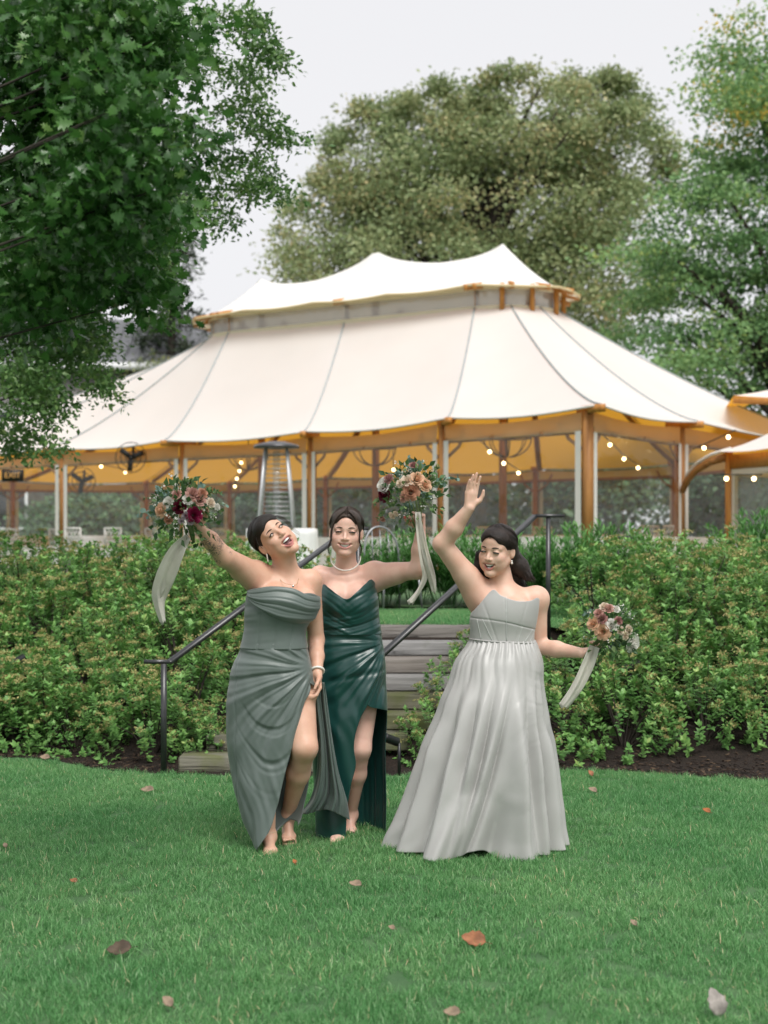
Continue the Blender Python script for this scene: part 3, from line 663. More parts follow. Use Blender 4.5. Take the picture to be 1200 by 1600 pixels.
# ---- the light green locust at the right edge
Yr=41.0
LB=[(1195,120,105,110),(1130,150,70,40),(1180,205,110,60),(1230,330,120,110),(1120,350,110,70),(1040,430,95,60),(1000,400,60,30),(1150,480,140,80),(1060,540,90,60),(1000,520,50,40),(1220,560,120,90),(1110,590,110,50),(1290,200,90,140),(1150,300,70,50),(1250,450,110,110)]
lobes=[(P(x,y,Yr+RNG.uniform(-1.8,1.8)),(a*Yr/FPX,a*Yr/FPX*0.8,b*Yr/FPX)) for x,y,a,b in LB]
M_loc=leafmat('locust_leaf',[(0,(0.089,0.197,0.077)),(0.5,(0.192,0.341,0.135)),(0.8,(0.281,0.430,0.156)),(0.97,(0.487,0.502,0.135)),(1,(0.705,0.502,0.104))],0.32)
cp=lobe_points(lobes,330,22,0.5); rr=np.random.default_rng(4)
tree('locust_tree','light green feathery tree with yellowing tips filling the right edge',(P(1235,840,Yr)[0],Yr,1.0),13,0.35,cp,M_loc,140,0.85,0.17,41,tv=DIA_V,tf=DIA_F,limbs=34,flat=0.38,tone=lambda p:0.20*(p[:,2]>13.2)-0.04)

# ---- the tree behind the oak, drooping branch tips against the sky
Yb=13.5
LB=[(130,60,170,120),(160,220,120,100),(120,380,140,110),(190,390,45,60),(60,505,105,70),(120,520,50,48),(30,590,60,35)]
lobes=[(P(x,y,Yb+RNG.uniform(-1.0,1.2)),(a*Yb/FPX,0.9*min(1,a/90),b*Yb/FPX)) for x,y,a,b in LB]
M_dark=leafmat('dark_oak_leaf',[(0,(0.038,0.098,0.028)),(0.5,(0.097,0.201,0.058)),(0.85,(0.182,0.305,0.095)),(1,(0.311,0.403,0.130))],0.35,0.42,0.4)
cp=lobe_points(lobes,520,23,0.35); fr_=np.random.default_rng(29); sprays=[]
for path,nn in [([(250,10),(350,20),(410,55),(428,95)],26),([(260,60),(350,80),(405,120),(420,160)],24),([(270,110),(360,150),(420,190),(450,212)],26),([(250,170),(330,200),(400,240),(440,295)],30),([(300,200),(370,260),(415,285)],18),([(240,210),(300,260),(335,300),(345,345)],22),([(230,250),(285,300),(300,335)],16),([(200,330),(245,380),(255,425)],16),([(210,420),(245,450),(240,500)],14),([(110,510),(150,565),(172,612)],20),([(60,570),(90,610),(100,640)],12),([(10,600),(60,640),(75,690)],20),([(-20,640),(20,670),(30,705)],16),([(330,0),(385,10),(405,30)],12)]:
    q=interp(np.linspace(0,1,len(path)),np.array(path,float),np.linspace(0.15,1,nn)); yy=Yb+fr_.uniform(-.8,.6)
    for k in range(nn):
        for _ in range(1): sprays.append(P(q[k,0]+fr_.normal(0,11),q[k,1]+abs(fr_.normal(0,16)),yy+fr_.normal(0,.15)))
sprays=np.array(sprays)
tree('shade_tree','dark green tree with drooping branch tips overhanging the left roof',(-5.4,13.5,0.6),7.0,0.24,cp,M_dark,84,0.26,0.060,51,extra=(sprays,40,0.15),limb_r=.03,limbs=26,flat=0.55,drop=0.5,top=(-3.6,13.5,7.5))

# ---- the near oak: lobed leaves one can make out
Yo=5.5
LB=[(60,70,120,110),(170,50,100,75),(250,60,55,55),(90,190,120,90),(200,190,80,80),(60,310,110,80),(170,330,85,70),(225,370,45,50),(90,420,100,60),(195,440,50,40),(40,480,70,40)]
lobes=[(P(x,y,Yo+RNG.uniform(-0.5,0.7)),(a*Yo/FPX,0.30,b*Yo/FPX)) for x,y,a,b in LB]
M_oak=leafmat('oak_leaf',[(0,(0.019,0.066,0.014)),(0.5,(0.053,0.154,0.032)),(0.85,(0.101,0.233,0.049)),(0.985,(0.178,0.306,0.079)),(1.0,(0.499,0.180,0.035))],0.28,0.33,0.5)
cp=lobe_points(lobes,330,24,0.3)
tree('oak_tree','near oak with glossy lobed dark green leaves filling the upper left corner',(-3.6,5.4,0),4.4,0.24,cp,M_oak,33,0.165,0.064,61,tv=OAKV,tf=OAKF,limb_r=.016,limbs=14,flat=0.6,top=(-2.7,5.5,4.3),upb=0.45)

# ---- conifer behind the oak
Yc=64.0; e=empty('conifer_tree',(P(268,840,Yc)[0],Yc,1.0),'sparse dark conifer between the oak and the pavilion roof','tree'); bx=np.array([P(268,840,Yc)[0],Yc,1.0])
T=MB(); zt=P(268,300,Yc)[2]; T.tube([(0,0,0),(0,0,zt*0.5),(0.1,0,zt)],[0.3,0.2,0.08],8); rr=np.random.default_rng(77); tips=[];
for z in np.arange(4.0,zt,0.42):
    ln=2.5*(1-0.45*(z/zt)); 
    for k in range(4):
        a=rr.uniform(0,6.28); l=ln*rr.uniform(0.55,1.05); d=np.array([np.cos(a),np.sin(a),0]); q=[np.array([0,0,z]),np.array([0,0,z-0.05])+d*l*0.5,np.array([0,0,z-0.28])+d*l*0.85,np.array([0,0,z-0.12])+d*l]
        T.tube(q,[0.05,0.035,0.02,0.01],5)
        for s in np.linspace(0.35,1.0,7): tips.append(np.array([0,0,z-0.25*s])+d*l*s+rr.normal(0,0.05,3))
T.build('trunk',M_bark,e,True)
pos,X,Y,Z,sz=clump_leaves(np.array(tips),9,0.42,0.45,0.30,78,0.4,0.5); V,F=scatter(DIA_V*[0.5,1,1],DIA_F,pos,X,Y,Z,sz)
obj('crown',mk_mesh('crown',V,F,False,{'shade':np.repeat(rr.random(len(pos)),4)}),leafmat('conifer_needles',[(0,(0.02,0.04,0.022)),(1,(0.075,0.105,0.055))],0.1),e)

# ---- stone house with grey metal roof behind the left of the pavilion
M_stone=mat('grey_stone',(0.16,0.155,0.15),0.9,col2=(0.27,0.26,0.25),scale=5,bump=0.6)
M_seamroof=mat('grey_metal_roof',(0.135,0.14,0.15),0.5,col2=(0.17,0.175,0.185),scale=2,spec=0.4)
M_trimw=mat('white_trim',(0.70,0.71,0.72),0.6); M_pane=mat('window_pane',(0.03,0.035,0.04),0.08,spec=0.6)
HX,HY=P(90,840,68)[0],68.0; H=empty('stone_house',(HX,HY,1.0),'grey stone house with standing seam metal roof behind the left of the pavilion','house')
hw,hd,he=12.5,5.0,8.5
W=MB(); W.box((0,0,he/2),(hw*2-1.0,hd*2-1.0,he)); W.build('wall',M_stone,H)
rz=he+2.7; rl=hw-5.2; R=MB(); cor=np.array([[-hw,-hd,he],[hw,-hd,he],[hw,hd,he],[-hw,hd,he],[-rl,0,rz],[rl,0,rz]])
R.add(cor,[np.array([[0,1,5,4],[2,3,4,5]]),np.array([[1,2,5],[3,0,4]])]); R.box((0,0,he-0.15),(hw*2,hd*2,0.26)); ro=R.build('roof',M_seamroof,H)
for s in np.linspace(0.02,0.98,40):
    x=-hw+2*hw*s; tpx=np.clip(x,-rl,rl); k=1.0 if abs(x)<=rl else (hw-abs(x))/(hw-rl)
    a=np.array([x,-hd,he]); b=np.array([x,-hd*(1-k),he+(rz-he)*k]); MB().bar(a+[0,0,0.04],b+[0,0,0.04],0.05,0.07).build('seam',M_seamroof,ro)
MB().box((0,-hd-0.04,he-0.16),(hw*2,0.08,0.34)).build('gutter_board',M_trimw,H)
for (x,z,w,h) in ((-5.5,2.0,1.3,1.7),(-1.0,2.0,1.3,1.7),(3.2,2.1,1.6,2.1),(6.6,2.0,1.2,1.7),(-5.5,5.6,1.2,1.6),(-1.0,5.6,1.2,1.6),(3.2,5.6,1.2,1.6),(6.6,5.6,1.2,1.6)):
    y=-hd+0.45; f=MB()
    f.box((x,y,z+h/2),(w+0.2,0.1,0.12)); f.box((x,y,z-h/2),(w+0.2,0.12,0.12)); f.box((x-w/2,y,z),(0.12,0.1,h-0.12)); f.box((x+w/2,y,z),(0.12,0.1,h-0.12)); f.box((x,y,z),(0.06,0.08,h-0.12))
    wo=f.build('window',M_trimw,H); MB().box((x,y+0.01,z),(w-0.12,0.06,h-0.12)).build('pane',M_pane,wo)

# ---- small golden tree before the house, and the green belt behind the pavilion
Yg=60.0; lobes=[(P(x,y,Yg),(a*Yg/FPX,1.0,b*Yg/FPX)) for x,y,a,b in [(240,625,55,50),(200,645,60,55),(290,630,40,35),(160,660,60,50),(258,588,18,25),(225,590,22,22),(292,592,12,20)]]
M_gold=leafmat('golden_leaf',[(0,(0.10,0.15,0.05)),(0.6,(0.22,0.25,0.09)),(1,(0.40,0.32,0.12))],0.35)
tree('ornamental_tree','small yellow green tree in front of the grey metal roof',(P(225,840,Yg)[0],Yg,1.0),5,0.12,lobe_points(lobes,90,26,0.5),M_gold,70,0.7,0.20,71,limbs=10)
M_belt=leafmat('belt_leaf',[(0,(0.058,0.130,0.072)),(0.6,(0.150,0.273,0.143)),(1,(0.260,0.377,0.195))],0.25)
belt=[(-2,60,5.0,4.6,'beyond the pavilion, left of the centre mast'),(3.2,59,4.2,4.2,'beyond the pavilion, behind the middle posts'),(8.0,56,4.4,4.8,'beyond the pavilion, right of the middle posts'),(12.5,52,4.2,5.0,'beyond the entry canopy'),(-12.5,60,3.0,2.6,'in front of the stone house'),(-7.0,60.5,3.0,3.4,'beside the stone house'),(16.5,47,4,5,'past the right edge of the pavilion')]
for i,(x,y,w,h,s) in enumerate(belt):
    lb=[((x+RNG.normal(0,w*0.35),y+RNG.normal(0,0.8),1+h*RNG.uniform(0.25,0.75)),(w*RNG.uniform(0.35,0.55),1.4,h*RNG.uniform(0.3,0.45))) for _ in range(12)]
    tree('bushy_tree','dense mid green bushy tree '+s,(x,y,1.0),h*0.8,0.2,lobe_points(lb,200,80+i,0.35),M_belt,50,1.0,0.32,90+i*5,tv=DIA_V,tf=DIA_F,limbs=10,group='green belt behind the pavilion')

# ---- spirea shrubs on the bank
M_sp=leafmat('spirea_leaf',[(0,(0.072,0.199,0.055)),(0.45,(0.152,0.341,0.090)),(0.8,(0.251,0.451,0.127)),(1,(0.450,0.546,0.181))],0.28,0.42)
M_fl=mat('spirea_flower',(0.3,0.24,0.10),0.9,ramp=[(0,(0.22,0.23,0.075)),(0.5,(0.36,0.33,0.13)),(1,(0.50,0.43,0.20))],trans=0.15)
def bush_meshes(seed):
    r=np.random.default_rng(seed); ns=92; th=r.uniform(0,2*np.pi,ns); ph=np.arccos(1-r.random(ns)*1.02); rad=np.array([0.44,0.44,0.60])*r.uniform(0.86,1.12,(ns,1))
    tip=np.stack([np.sin(ph)*np.cos(th),np.sin(ph)*np.sin(th),np.maximum(np.cos(ph),0.02)],1)*rad; ax=nrm(tip*[0.9,0.9,1.0]+[0,0,0.35])
    k=26; s=r.random((ns,k))**1.5; n=ns*k; base=(tip[:,None]-ax[:,None]*(s*0.20)[...,None]).reshape(-1,3); a=np.repeat(ax,k,0)
    q=r.normal(size=(n,3)); q=nrm(q-a*np.sum(q*a,1,keepdims=True)); lift=(0.9-1.0*s.ravel())[:,None]; d=nrm(q+a*lift)
    X,Y,Z=frames(d,a,r); V1,F1=scatter(LEAF_V,LEAF_F,base,X,Y,Z,r.uniform(0.030,0.056,n))
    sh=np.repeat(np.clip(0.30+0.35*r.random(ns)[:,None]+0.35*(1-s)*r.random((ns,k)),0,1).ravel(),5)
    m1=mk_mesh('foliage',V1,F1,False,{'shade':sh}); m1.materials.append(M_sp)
    fi=np.where((tip[:,2]>0.12)&(r.random(ns)<0.42))[0]; k=44; c=np.repeat(tip[fi]+ax[fi]*0.012,k,0); n=len(c); a=np.repeat(ax[fi],k,0)
    sc=np.repeat(r.uniform(0.5,1.25,len(fi)),k); off=r.normal(size=(n,3))*0.025*sc[:,None]; off-=a*np.sum(off*a,1,keepdims=True)*0.75
    X,Y,Z=frames(nrm(r.normal(size=(n,3))+a*1.2),None,r); V2,F2=scatter(DIA_V*[1.6,1,1],DIA_F,c+off,X,Y,Z,r.uniform(0.009,0.018,n))
    m2=mk_mesh('flower_heads',V2,F2,False,{'shade':np.repeat(np.clip(np.repeat(r.random(len(fi)),k)*0.7+0.3*r.random(n),0,1),4)}); m2.materials.append(M_fl)
    S=MB()
    for i in range(0,ns,5): S.tube([np.zeros(3)+[0,0,-0.03],tip[i]*0.5+[0,0,0.03],tip[i]*0.9],[0.007,0.005,0.003],4,False)
    m3=S.mesh('stems'); m3.materials.append(M_bark); return m1,m2,m3
BM=[bush_meshes(200+k) for k in range(5)]
r=np.random.default_rng(303)
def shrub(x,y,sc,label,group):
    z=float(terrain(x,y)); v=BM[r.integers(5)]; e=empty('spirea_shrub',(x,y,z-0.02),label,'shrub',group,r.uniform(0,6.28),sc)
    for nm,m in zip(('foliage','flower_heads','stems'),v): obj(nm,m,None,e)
ROWN={}
for iy,y0 in enumerate(np.arange(10.25,14.3,0.50)):
    for ix in range(-9,12):
        x=ix*0.56+(iy%2)*0.28+r.uniform(-.1,.1); y=y0+r.uniform(-.1,.1)
        if y<lawn_edge(x)+0.30 : y=float(lawn_edge(x))+0.42+r.uniform(0,0.08)
        if abs(x)>0.31*y+0.35: continue
        xl=float(step_x(min(max(y,9.6),11.5))); 
        if xl-0.40<x<xl+STEP_W+0.44: continue
        if y>11.5 and -0.85<x<1.75: continue
        if y>13.4 and x>0: continue
        if y0<10.5 and x<-2.55: pass
        left=x<xl; ROWN.setdefault((iy,left),[]).append((x,y,r.uniform(0.9,1.2)*(0.92 if y0<10.5 else 1))); continue
        sc=r.uniform(0.9,1.2)*(0.92 if y0<10.5 else 1)
        shrub(x,y,sc,'green spirea shrub with tan flower heads massed on the bank '+('left' if left else 'right')+' of the timber steps','spirea shrubs '+('left' if left else 'right')+' of the steps')
ORD=['first','second','third','fourth','fifth','sixth','seventh','eighth','ninth','tenth','eleventh','twelfth']
for (iy,left),L_ in sorted(ROWN.items()):
    L_.sort(key=lambda q:-q[0] if left else q[0])
    for k,(x,y,sc) in enumerate(L_):
        shrub(x,y,sc,'green spirea shrub '+('left' if left else 'right')+' of the steps, '+ORD[iy]+' row up, '+ORD[k]+' from the steps','spirea shrubs '+('left' if left else 'right')+' of the steps')
for px,y,sc,s in((684,9.98,.72,'at the foot of the steps, beside the silver gown'),(722,10.5,.8,'against the right end of the middle steps'),(772,11.0,.8,'against the right end of the upper steps, behind the silver gown'),(322,10.05,.62,'beside the lowest step behind the left rail post')):
    shrub(P(px,800,y)[0],y,sc,'yellow green spirea shrub '+s,'spirea shrubs by the steps')
# ---- feathery bright green perennials by the terrace
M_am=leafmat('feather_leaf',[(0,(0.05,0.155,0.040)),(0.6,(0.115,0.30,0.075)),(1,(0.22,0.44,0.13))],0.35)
def feather_mesh(seed):
    r=np.random.default_rng(seed); ns=95; th=r.uniform(0,6.28,ns); ln=r.uniform(0.0,0.42,ns); h=r.uniform(0.42,0.78,ns)
    tip=np.stack([np.cos(th)*ln,np.sin(th)*ln,h],1); root=tip*[0.35,0.35,0]; k=30; s=r.uniform(0.25,1.0,(ns,k)); n=ns*k
    base=(root[:,None]*(1-s[...,None])+tip[:,None]*s[...,None]).reshape(-1,3); a=np.repeat(nrm(tip-root),k,0); q=r.normal(size=(n,3)); q=nrm(q-a*np.sum(q*a,1,keepdims=True))
    X,Y,Z=frames(nrm(q*0.8+a),a,r); V,F=scatter(DIA_V*[0.32,1,1],DIA_F,base,X,Y,Z,r.uniform(0.06,0.11,n))
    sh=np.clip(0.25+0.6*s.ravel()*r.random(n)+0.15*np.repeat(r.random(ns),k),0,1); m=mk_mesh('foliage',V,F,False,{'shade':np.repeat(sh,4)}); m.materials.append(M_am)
    S=MB()
    for i in range(0,ns,3): S.tube([root[i],(root[i]+tip[i])/2,tip[i]],[0.004,0.003,0.002],4,False)
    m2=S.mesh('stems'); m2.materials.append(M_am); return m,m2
FM=[feather_mesh(400+k) for k in range(3)]
for i,(px,y,sc,s) in enumerate([(600,14.5,0.95,'behind the upper grass strip, beside the garden chair'),(650,14.7,1.0,'behind the upper grass strip, under the ribbon'),(700,14.6,1.05,'behind the upper grass strip, left of the silver gown'),(752,14.4,1.0,'behind the head of the woman in silver'),(800,14.0,0.9,'left of the upper rail post'),
     (850,14.0,1.0,'around the upper rail post'),(905,13.9,1.0,'below the corner post of the pavilion'),(955,14.0,0.98,'right of the corner post of the pavilion'),(1005,13.9,0.85,'left of the small path light'),(1180,13.9,1.15,'at the right edge by the entry canopy'),(345,13.9,0.72,'left of the white heater cover'),(388,13.9,0.6,'in front of the white heater cover'),(1225,13.8,1.1,'past the right edge by the entry canopy'),(560,14.6,0.85,'behind the woman in dark green')]):
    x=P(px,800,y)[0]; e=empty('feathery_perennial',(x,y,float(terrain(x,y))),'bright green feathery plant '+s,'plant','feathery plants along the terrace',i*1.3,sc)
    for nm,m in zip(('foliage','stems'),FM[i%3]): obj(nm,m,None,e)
# ================================================================== PEOPLE
# ---- a small signed-distance modeller: tapered limbs and ellipsoids blended into one continuous skin
def Cap(a,b,ra,rb,k=0.02,flat=None,op='u'):
    a=np.asarray(a,float);b=np.asarray(b,float);ab=b-a;L2=ab@ab+1e-12
    def f(p):
        q=p-a;t=np.clip(q@ab/L2,0,1);v=q-t[:,None]*ab
        if flat is not None: v=v+(flat[1]-1)*(v@flat[0])[:,None]*flat[0]
        return np.sqrt((v*v).sum(1))-(ra+(rb-ra)*t)
    return (f,k,op)
def Ell(c,r,k=0.02,R=None,op='u'):
    c=np.asarray(c,float);r=np.broadcast_to(np.asarray(r,float),(3,));R=None if R is None else np.asarray(R,float)
    def f(p):
        q=p-c
        if R is not None:q=q@R
        q=q/r;n=np.sqrt((q*q).sum(1))+1e-9;g=np.sqrt(((q/r)**2).sum(1))+1e-9
        return n*(n-1)/g
    return (f,k,op)
def sdf_eval(prims,p,D=None):
    d=None
    for i,(f,k,op) in enumerate(prims):
        e=f(p) if D is None else D[i]
        if d is None:d=e;continue
        if op=='u':
            h=np.clip(0.5+0.5*(d-e)/k,0,1);d=d+(e-d)*h-k*h*(1-h)
        else:
            e=-e;h=np.clip(0.5-0.5*(d-e)/k,0,1);d=d+(e-d)*h+k*h*(1-h)
    return d
def sdf_mesh(prims,vox,lo,hi):
    B=8;lo=np.asarray(lo,float);nb=np.ceil((np.asarray(hi)-lo)/(vox*B)).astype(int)+1
    ii=np.stack(np.meshgrid(*[np.arange(n) for n in nb],indexing='ij'),-1).reshape(-1,3);bs=vox*B
    cen=lo+(ii+0.5)*bs-vox*0.5;hd=bs*0.87
    Dp=[f(cen) for f,k,op in prims];dc=sdf_eval(prims,None,Dp)
    act=np.where(np.abs(dc)<hd*1.35+0.004)[0]
    D=np.repeat(np.repeat(np.repeat(dc.reshape(nb).astype(np.float32),B,0),B,1),B,2)
    off=np.stack(np.meshgrid(*[np.arange(B)]*3,indexing='ij'),-1).reshape(-1,3)*vox
    for s in range(0,len(act),400):
        A=act[s:s+400];p=(lo+ii[A]*bs)[:,None]+off[None];shp=p.shape[:2];d=np.full(shp,9.0);first=True
        for i,(f,k,op) in enumerate(prims):
            m=Dp[i][A]<np.abs(dc[A])+2*hd+k+0.01
            if not m.any():continue
            e=f(p[m].reshape(-1,3)).reshape(-1,shp[1]);dd=d[m]
            if op=='u':
                h=np.clip(0.5+0.5*(dd-e)/k,0,1);d[m]=dd+(e-dd)*h-k*h*(1-h)
            else:
                e=-e;h=np.clip(0.5-0.5*(dd-e)/k,0,1);d[m]=dd+(e-dd)*h+k*h*(1-h)
        for q,a in enumerate(A):
            x,y,z=ii[a]*B;D[x:x+B,y:y+B,z:z+B]=d[q].reshape(B,B,B)
    S=D<0;c=S[:-1,:-1,:-1].astype(np.int8)
    for x in(0,1):
        for y in(0,1):
            for z in(0,1):
                if x+y+z:c=c+S[x:S.shape[0]-1+x,y:S.shape[1]-1+y,z:S.shape[2]-1+z]
    cell=np.argwhere((c>0)&(c<8));n=len(cell);cidx=np.full(c.shape,-1,np.int32);cidx[tuple(cell.T)]=np.arange(n)
    cor=np.array([[x,y,z] for x in(0,1) for y in(0,1) for z in(0,1)]);val=np.stack([D[tuple((cell+q).T)] for q in cor],1)
    acc=np.zeros((n,3));cnt=np.zeros(n)
    for a in range(8):
        for b in range(a+1,8):
            if np.abs(cor[a]-cor[b]).sum()!=1:continue
            va,vb=val[:,a],val[:,b];m=(va<0)!=(vb<0);t=va[m]/(va[m]-vb[m]);acc[m]+=cor[a]+t[:,None]*(cor[b]-cor[a]);cnt[m]+=1
    V=lo+(cell+acc/cnt[:,None])*vox;F=[]
    for ax in range(3):
        o1,o2=[k for k in range(3) if k!=ax];sl0=[slice(None)]*3;sl1=[slice(None)]*3;sl0[ax]=slice(0,-1);sl1[ax]=slice(1,None)
        a=S[tuple(sl0)];b=S[tuple(sl1)];e=np.argwhere(a!=b);ok=(e[:,o1]>0)&(e[:,o2]>0)&(e[:,o1]<c.shape[o1])&(e[:,o2]<c.shape[o2]);e=e[ok]
        u1=np.zeros(3,int);u1[o1]=1;u2=np.zeros(3,int);u2[o2]=1
        q=np.stack([cidx[tuple((e-u1-u2).T)],cidx[tuple((e-u2).T)],cidx[tuple(e.T)],cidx[tuple((e-u1).T)]],1)
        fl=a[tuple(e.T)]
        if ax==1:fl=~fl
        q[~fl]=q[~fl][:,::-1];F.append(q[(q>=0).all(1)])
    return V,np.concatenate(F)
class Head:
    """head frame: x to the viewer's right when facing the camera, y out of the face, z to the crown"""
    def __init__(s,o,fwd,up,sc=1.08):
        s.o=np.asarray(o,float);y=nrm(fwd);x=nrm(np.cross(up,y));z=np.cross(y,x)*-1.0
        z=np.cross(x,y); z=z if z@np.asarray(up)>0 else -z
        s.R=np.stack([x,y,z],1);s.sc=sc
    xs=np.array([1.06,1.0,1.0])
    def w(s,p): return s.o+s.sc*((np.asarray(p,float)*s.xs)@s.R.T)
    def l(s,P_): return ((np.asarray(P_)-s.o)@s.R)/s.sc/s.xs
def mouth_curves(op,sm,w):
    x=np.linspace(-1,1,9);yy=0.0935-0.020*np.abs(x)**2.0*(w/0.028)
    zc=-0.064+sm*0.009*x**2
    up=np.stack([x*w,yy+0.001,zc+(0.0035+0.004*op)*(1-x**2)],1); lo=np.stack([x*w,yy-0.002-0.004*op*(1-x**2),zc-(0.0035+0.030*op)*(1-np.abs(x)**2.4)],1)
    return up,lo
def head_prims(H,op=0.3,sm=1.0,w=0.029,squint=0.5):
    s=H.sc;J=-0.024*op;P_=[]
    E=lambda c,r,k,o='u',R=None:P_.append(Ell(H.w(c),np.array(r)*s,k,H.R if R is None else H.R@R,o))
    C=lambda a,b,ra,rb,k,o='u':P_.append(Cap(H.w(a),H.w(b),ra*s,rb*s,k,None,o))
    E((0,-.018,.030),(.073,.093,.082),.02); E((0,.024,-.028),(.064,.067,.082),.03); E((0,.046,.045),(.057,.046,.045),.03)
    for g in(-1,1):
        C((g*.050,-.004,-.050),(g*.015,.066,-.093+J),.019,.014,.028); E((g*.039,.060,-.026),(.024,.022,.021),.022)
        C((g*.008,.082,.017),(g*.044,.068,.018),.009,.008,.016)
    for g in(-1,1): E((g*.036,.046,-.056+J*.4),(.026,.030,.032),.03)
    E((0,.076,-.094+J),(.018,.017,.016),.022); E((0,.074,-.058),(.034,.022,.026),.02)
    for g in(-1,1): E((g*.031,.103,.000),(.0165,.020,.0105),.012,'s')
    for g in(-1,1): E((g*.031,.0765,.000),(.0150,.0150,.0125),.004)
    C((0,.084,.006),(0,.106,-.033),.0072,.0098,.011)
    for g in(-1,1): E((g*.0120,.0955,-.0355),(.0078,.0090,.0066),.007)
    up,lo=mouth_curves(op,sm,w)
    for i in range(1,8):
        c=(up[i]+lo[i])/2;gp=max(.0012,(up[i,2]-lo[i,2])/2);E((c[0],.104,c[2]),(w*.26,.030,gp),.003,'s')
    for q,r in((up,.0048*(1-.28*min(1,sm))),(lo,.0058*(1-.25*min(1,sm)))):
        for a,b in zip(q[:-1],q[1:]): C(a,b,r,r,.0035)
    for g in(-1,1):                                              # smile folds push the cheeks out
        E((g*.036,.070,-.034),(.017,.013,.015),.016)
        Rz=np.array([[math.cos(g*.35),-math.sin(g*.35),0],[math.sin(g*.35),math.cos(g*.35),0],[0,0,1]])
        E((g*.074,-.012,-.010),(.0080,.017,.027),.006,'u',Rz); E((g*.0825,-.006,-.008),(.006,.010,.017),.004,'s',Rz)
    return P_
def finger_chain(K,f,n,L,angs,r0,r1,k=.0035):
    out=[];p=np.asarray(K,float);A=0.0;rad=np.linspace(r0,r1,len(L)+1)
    for i,(l,a) in enumerate(zip(L,angs)):
        A+=a;d=f*math.cos(A)+n*math.sin(A);q=p+d*l;out.append(Cap(p,q,rad[i],rad[i+1],k));p=q
    return out,p
def hand_prims(wr,f,n,t,curl,thumb=(0.4,0.5),sc=0.92,spread=0.0):
    """wr wrist; f along the palm; n out of the palm; t toward the thumb"""
    f=nrm(f);n=nrm(np.asarray(n)-f*(np.asarray(n)@f));t=nrm(np.asarray(t)-f*(np.asarray(t)@f)-n*(np.asarray(t)@n));P_=[];tips=[]
    Ls=[(.043,.025,.019),(.047,.029,.020),(.043,.027,.019),(.034,.020,.017)]
    for i,(o,dk) in enumerate(zip((.029,.0095,-.0095,-.027),(.085,.089,.085,.077))):
        K=wr+(f*dk+t*o)*sc;P_.append(Cap(wr+t*o*0.55*sc+f*.012,K,.0145*sc,.0105*sc,.010))
        ff=nrm(f+t*spread*(1.5-i)*0.33);c=curl[i] if isinstance(curl[i],(tuple,list)) else (curl[i]*.9,curl[i],curl[i]*.6)
        pr,tp=finger_chain(K,ff,n,[l*sc for l in Ls[i]],c,.0094*sc,.0070*sc);P_+=pr;tips.append(tp)
    b=wr+(f*.022+t*.022)*sc;d1=nrm(f*.62+t*.72+n*thumb[0]);m=b+d1*.040*sc;d2=nrm(f*.85+t*.30+n*thumb[1]);e=m+d2*.032*sc;d3=nrm(f*.9-t*.05+n*thumb[1]);g=e+d3*.024*sc
    P_+=[Cap(b,m,.0165*sc,.0120*sc,.012),Cap(m,e,.0112*sc,.0098*sc,.005),Cap(e,g,.0098*sc,.0074*sc,.003)];tips.append(g)
    P_.append(Cap(wr+f*.01,wr+f*.07*sc,.020*sc,.021*sc,.012,(n,1.55)))
    return P_,tips
def foot_prims(an,toe,heel_up=0.0,sc=1.0):
    """ankle to toe tip, five toes"""
    an=np.asarray(an,float);toe=np.asarray(toe,float);f=toe-an;f[2]=0;f=nrm(f);x=np.cross(f,[0,0,1.0]);P_=[]
    ball=toe-f*.055*sc+np.array([0,0,.012]);heel=an-f*.035+np.array([0,0,-.045])
    P_+=[Cap(an,ball,.034,.022,.03,(np.array([0,0,1.0]),1.25)),Cap(an+[0,0,-.01],heel,.032,.026,.03),Cap(ball-x*.022,ball+x*.022,.017,.017,.02)]
    for i,o in enumerate((.028,.012,-.001,-.013,-.024)):
        l=(.050,.046,.040,.033,.026)[i];b=ball+x*o*sc;P_.append(Cap(b,b+f*l*sc+np.array([0,0,-.008]),(.0115,.009,.0085,.008,.0075)[i],(.010,.0075,.007,.0068,.0065)[i],.003))
    return P_
def skin_mat(name,base):
    m=mat(name,base,0.44,col2=(0.90,0.80,0.78),scale=16,detail=8,attr='Col',spec=0.40,sss=0.10,bump=0.05,bscale=160,lo=0.40,hi=0.80)
    return m
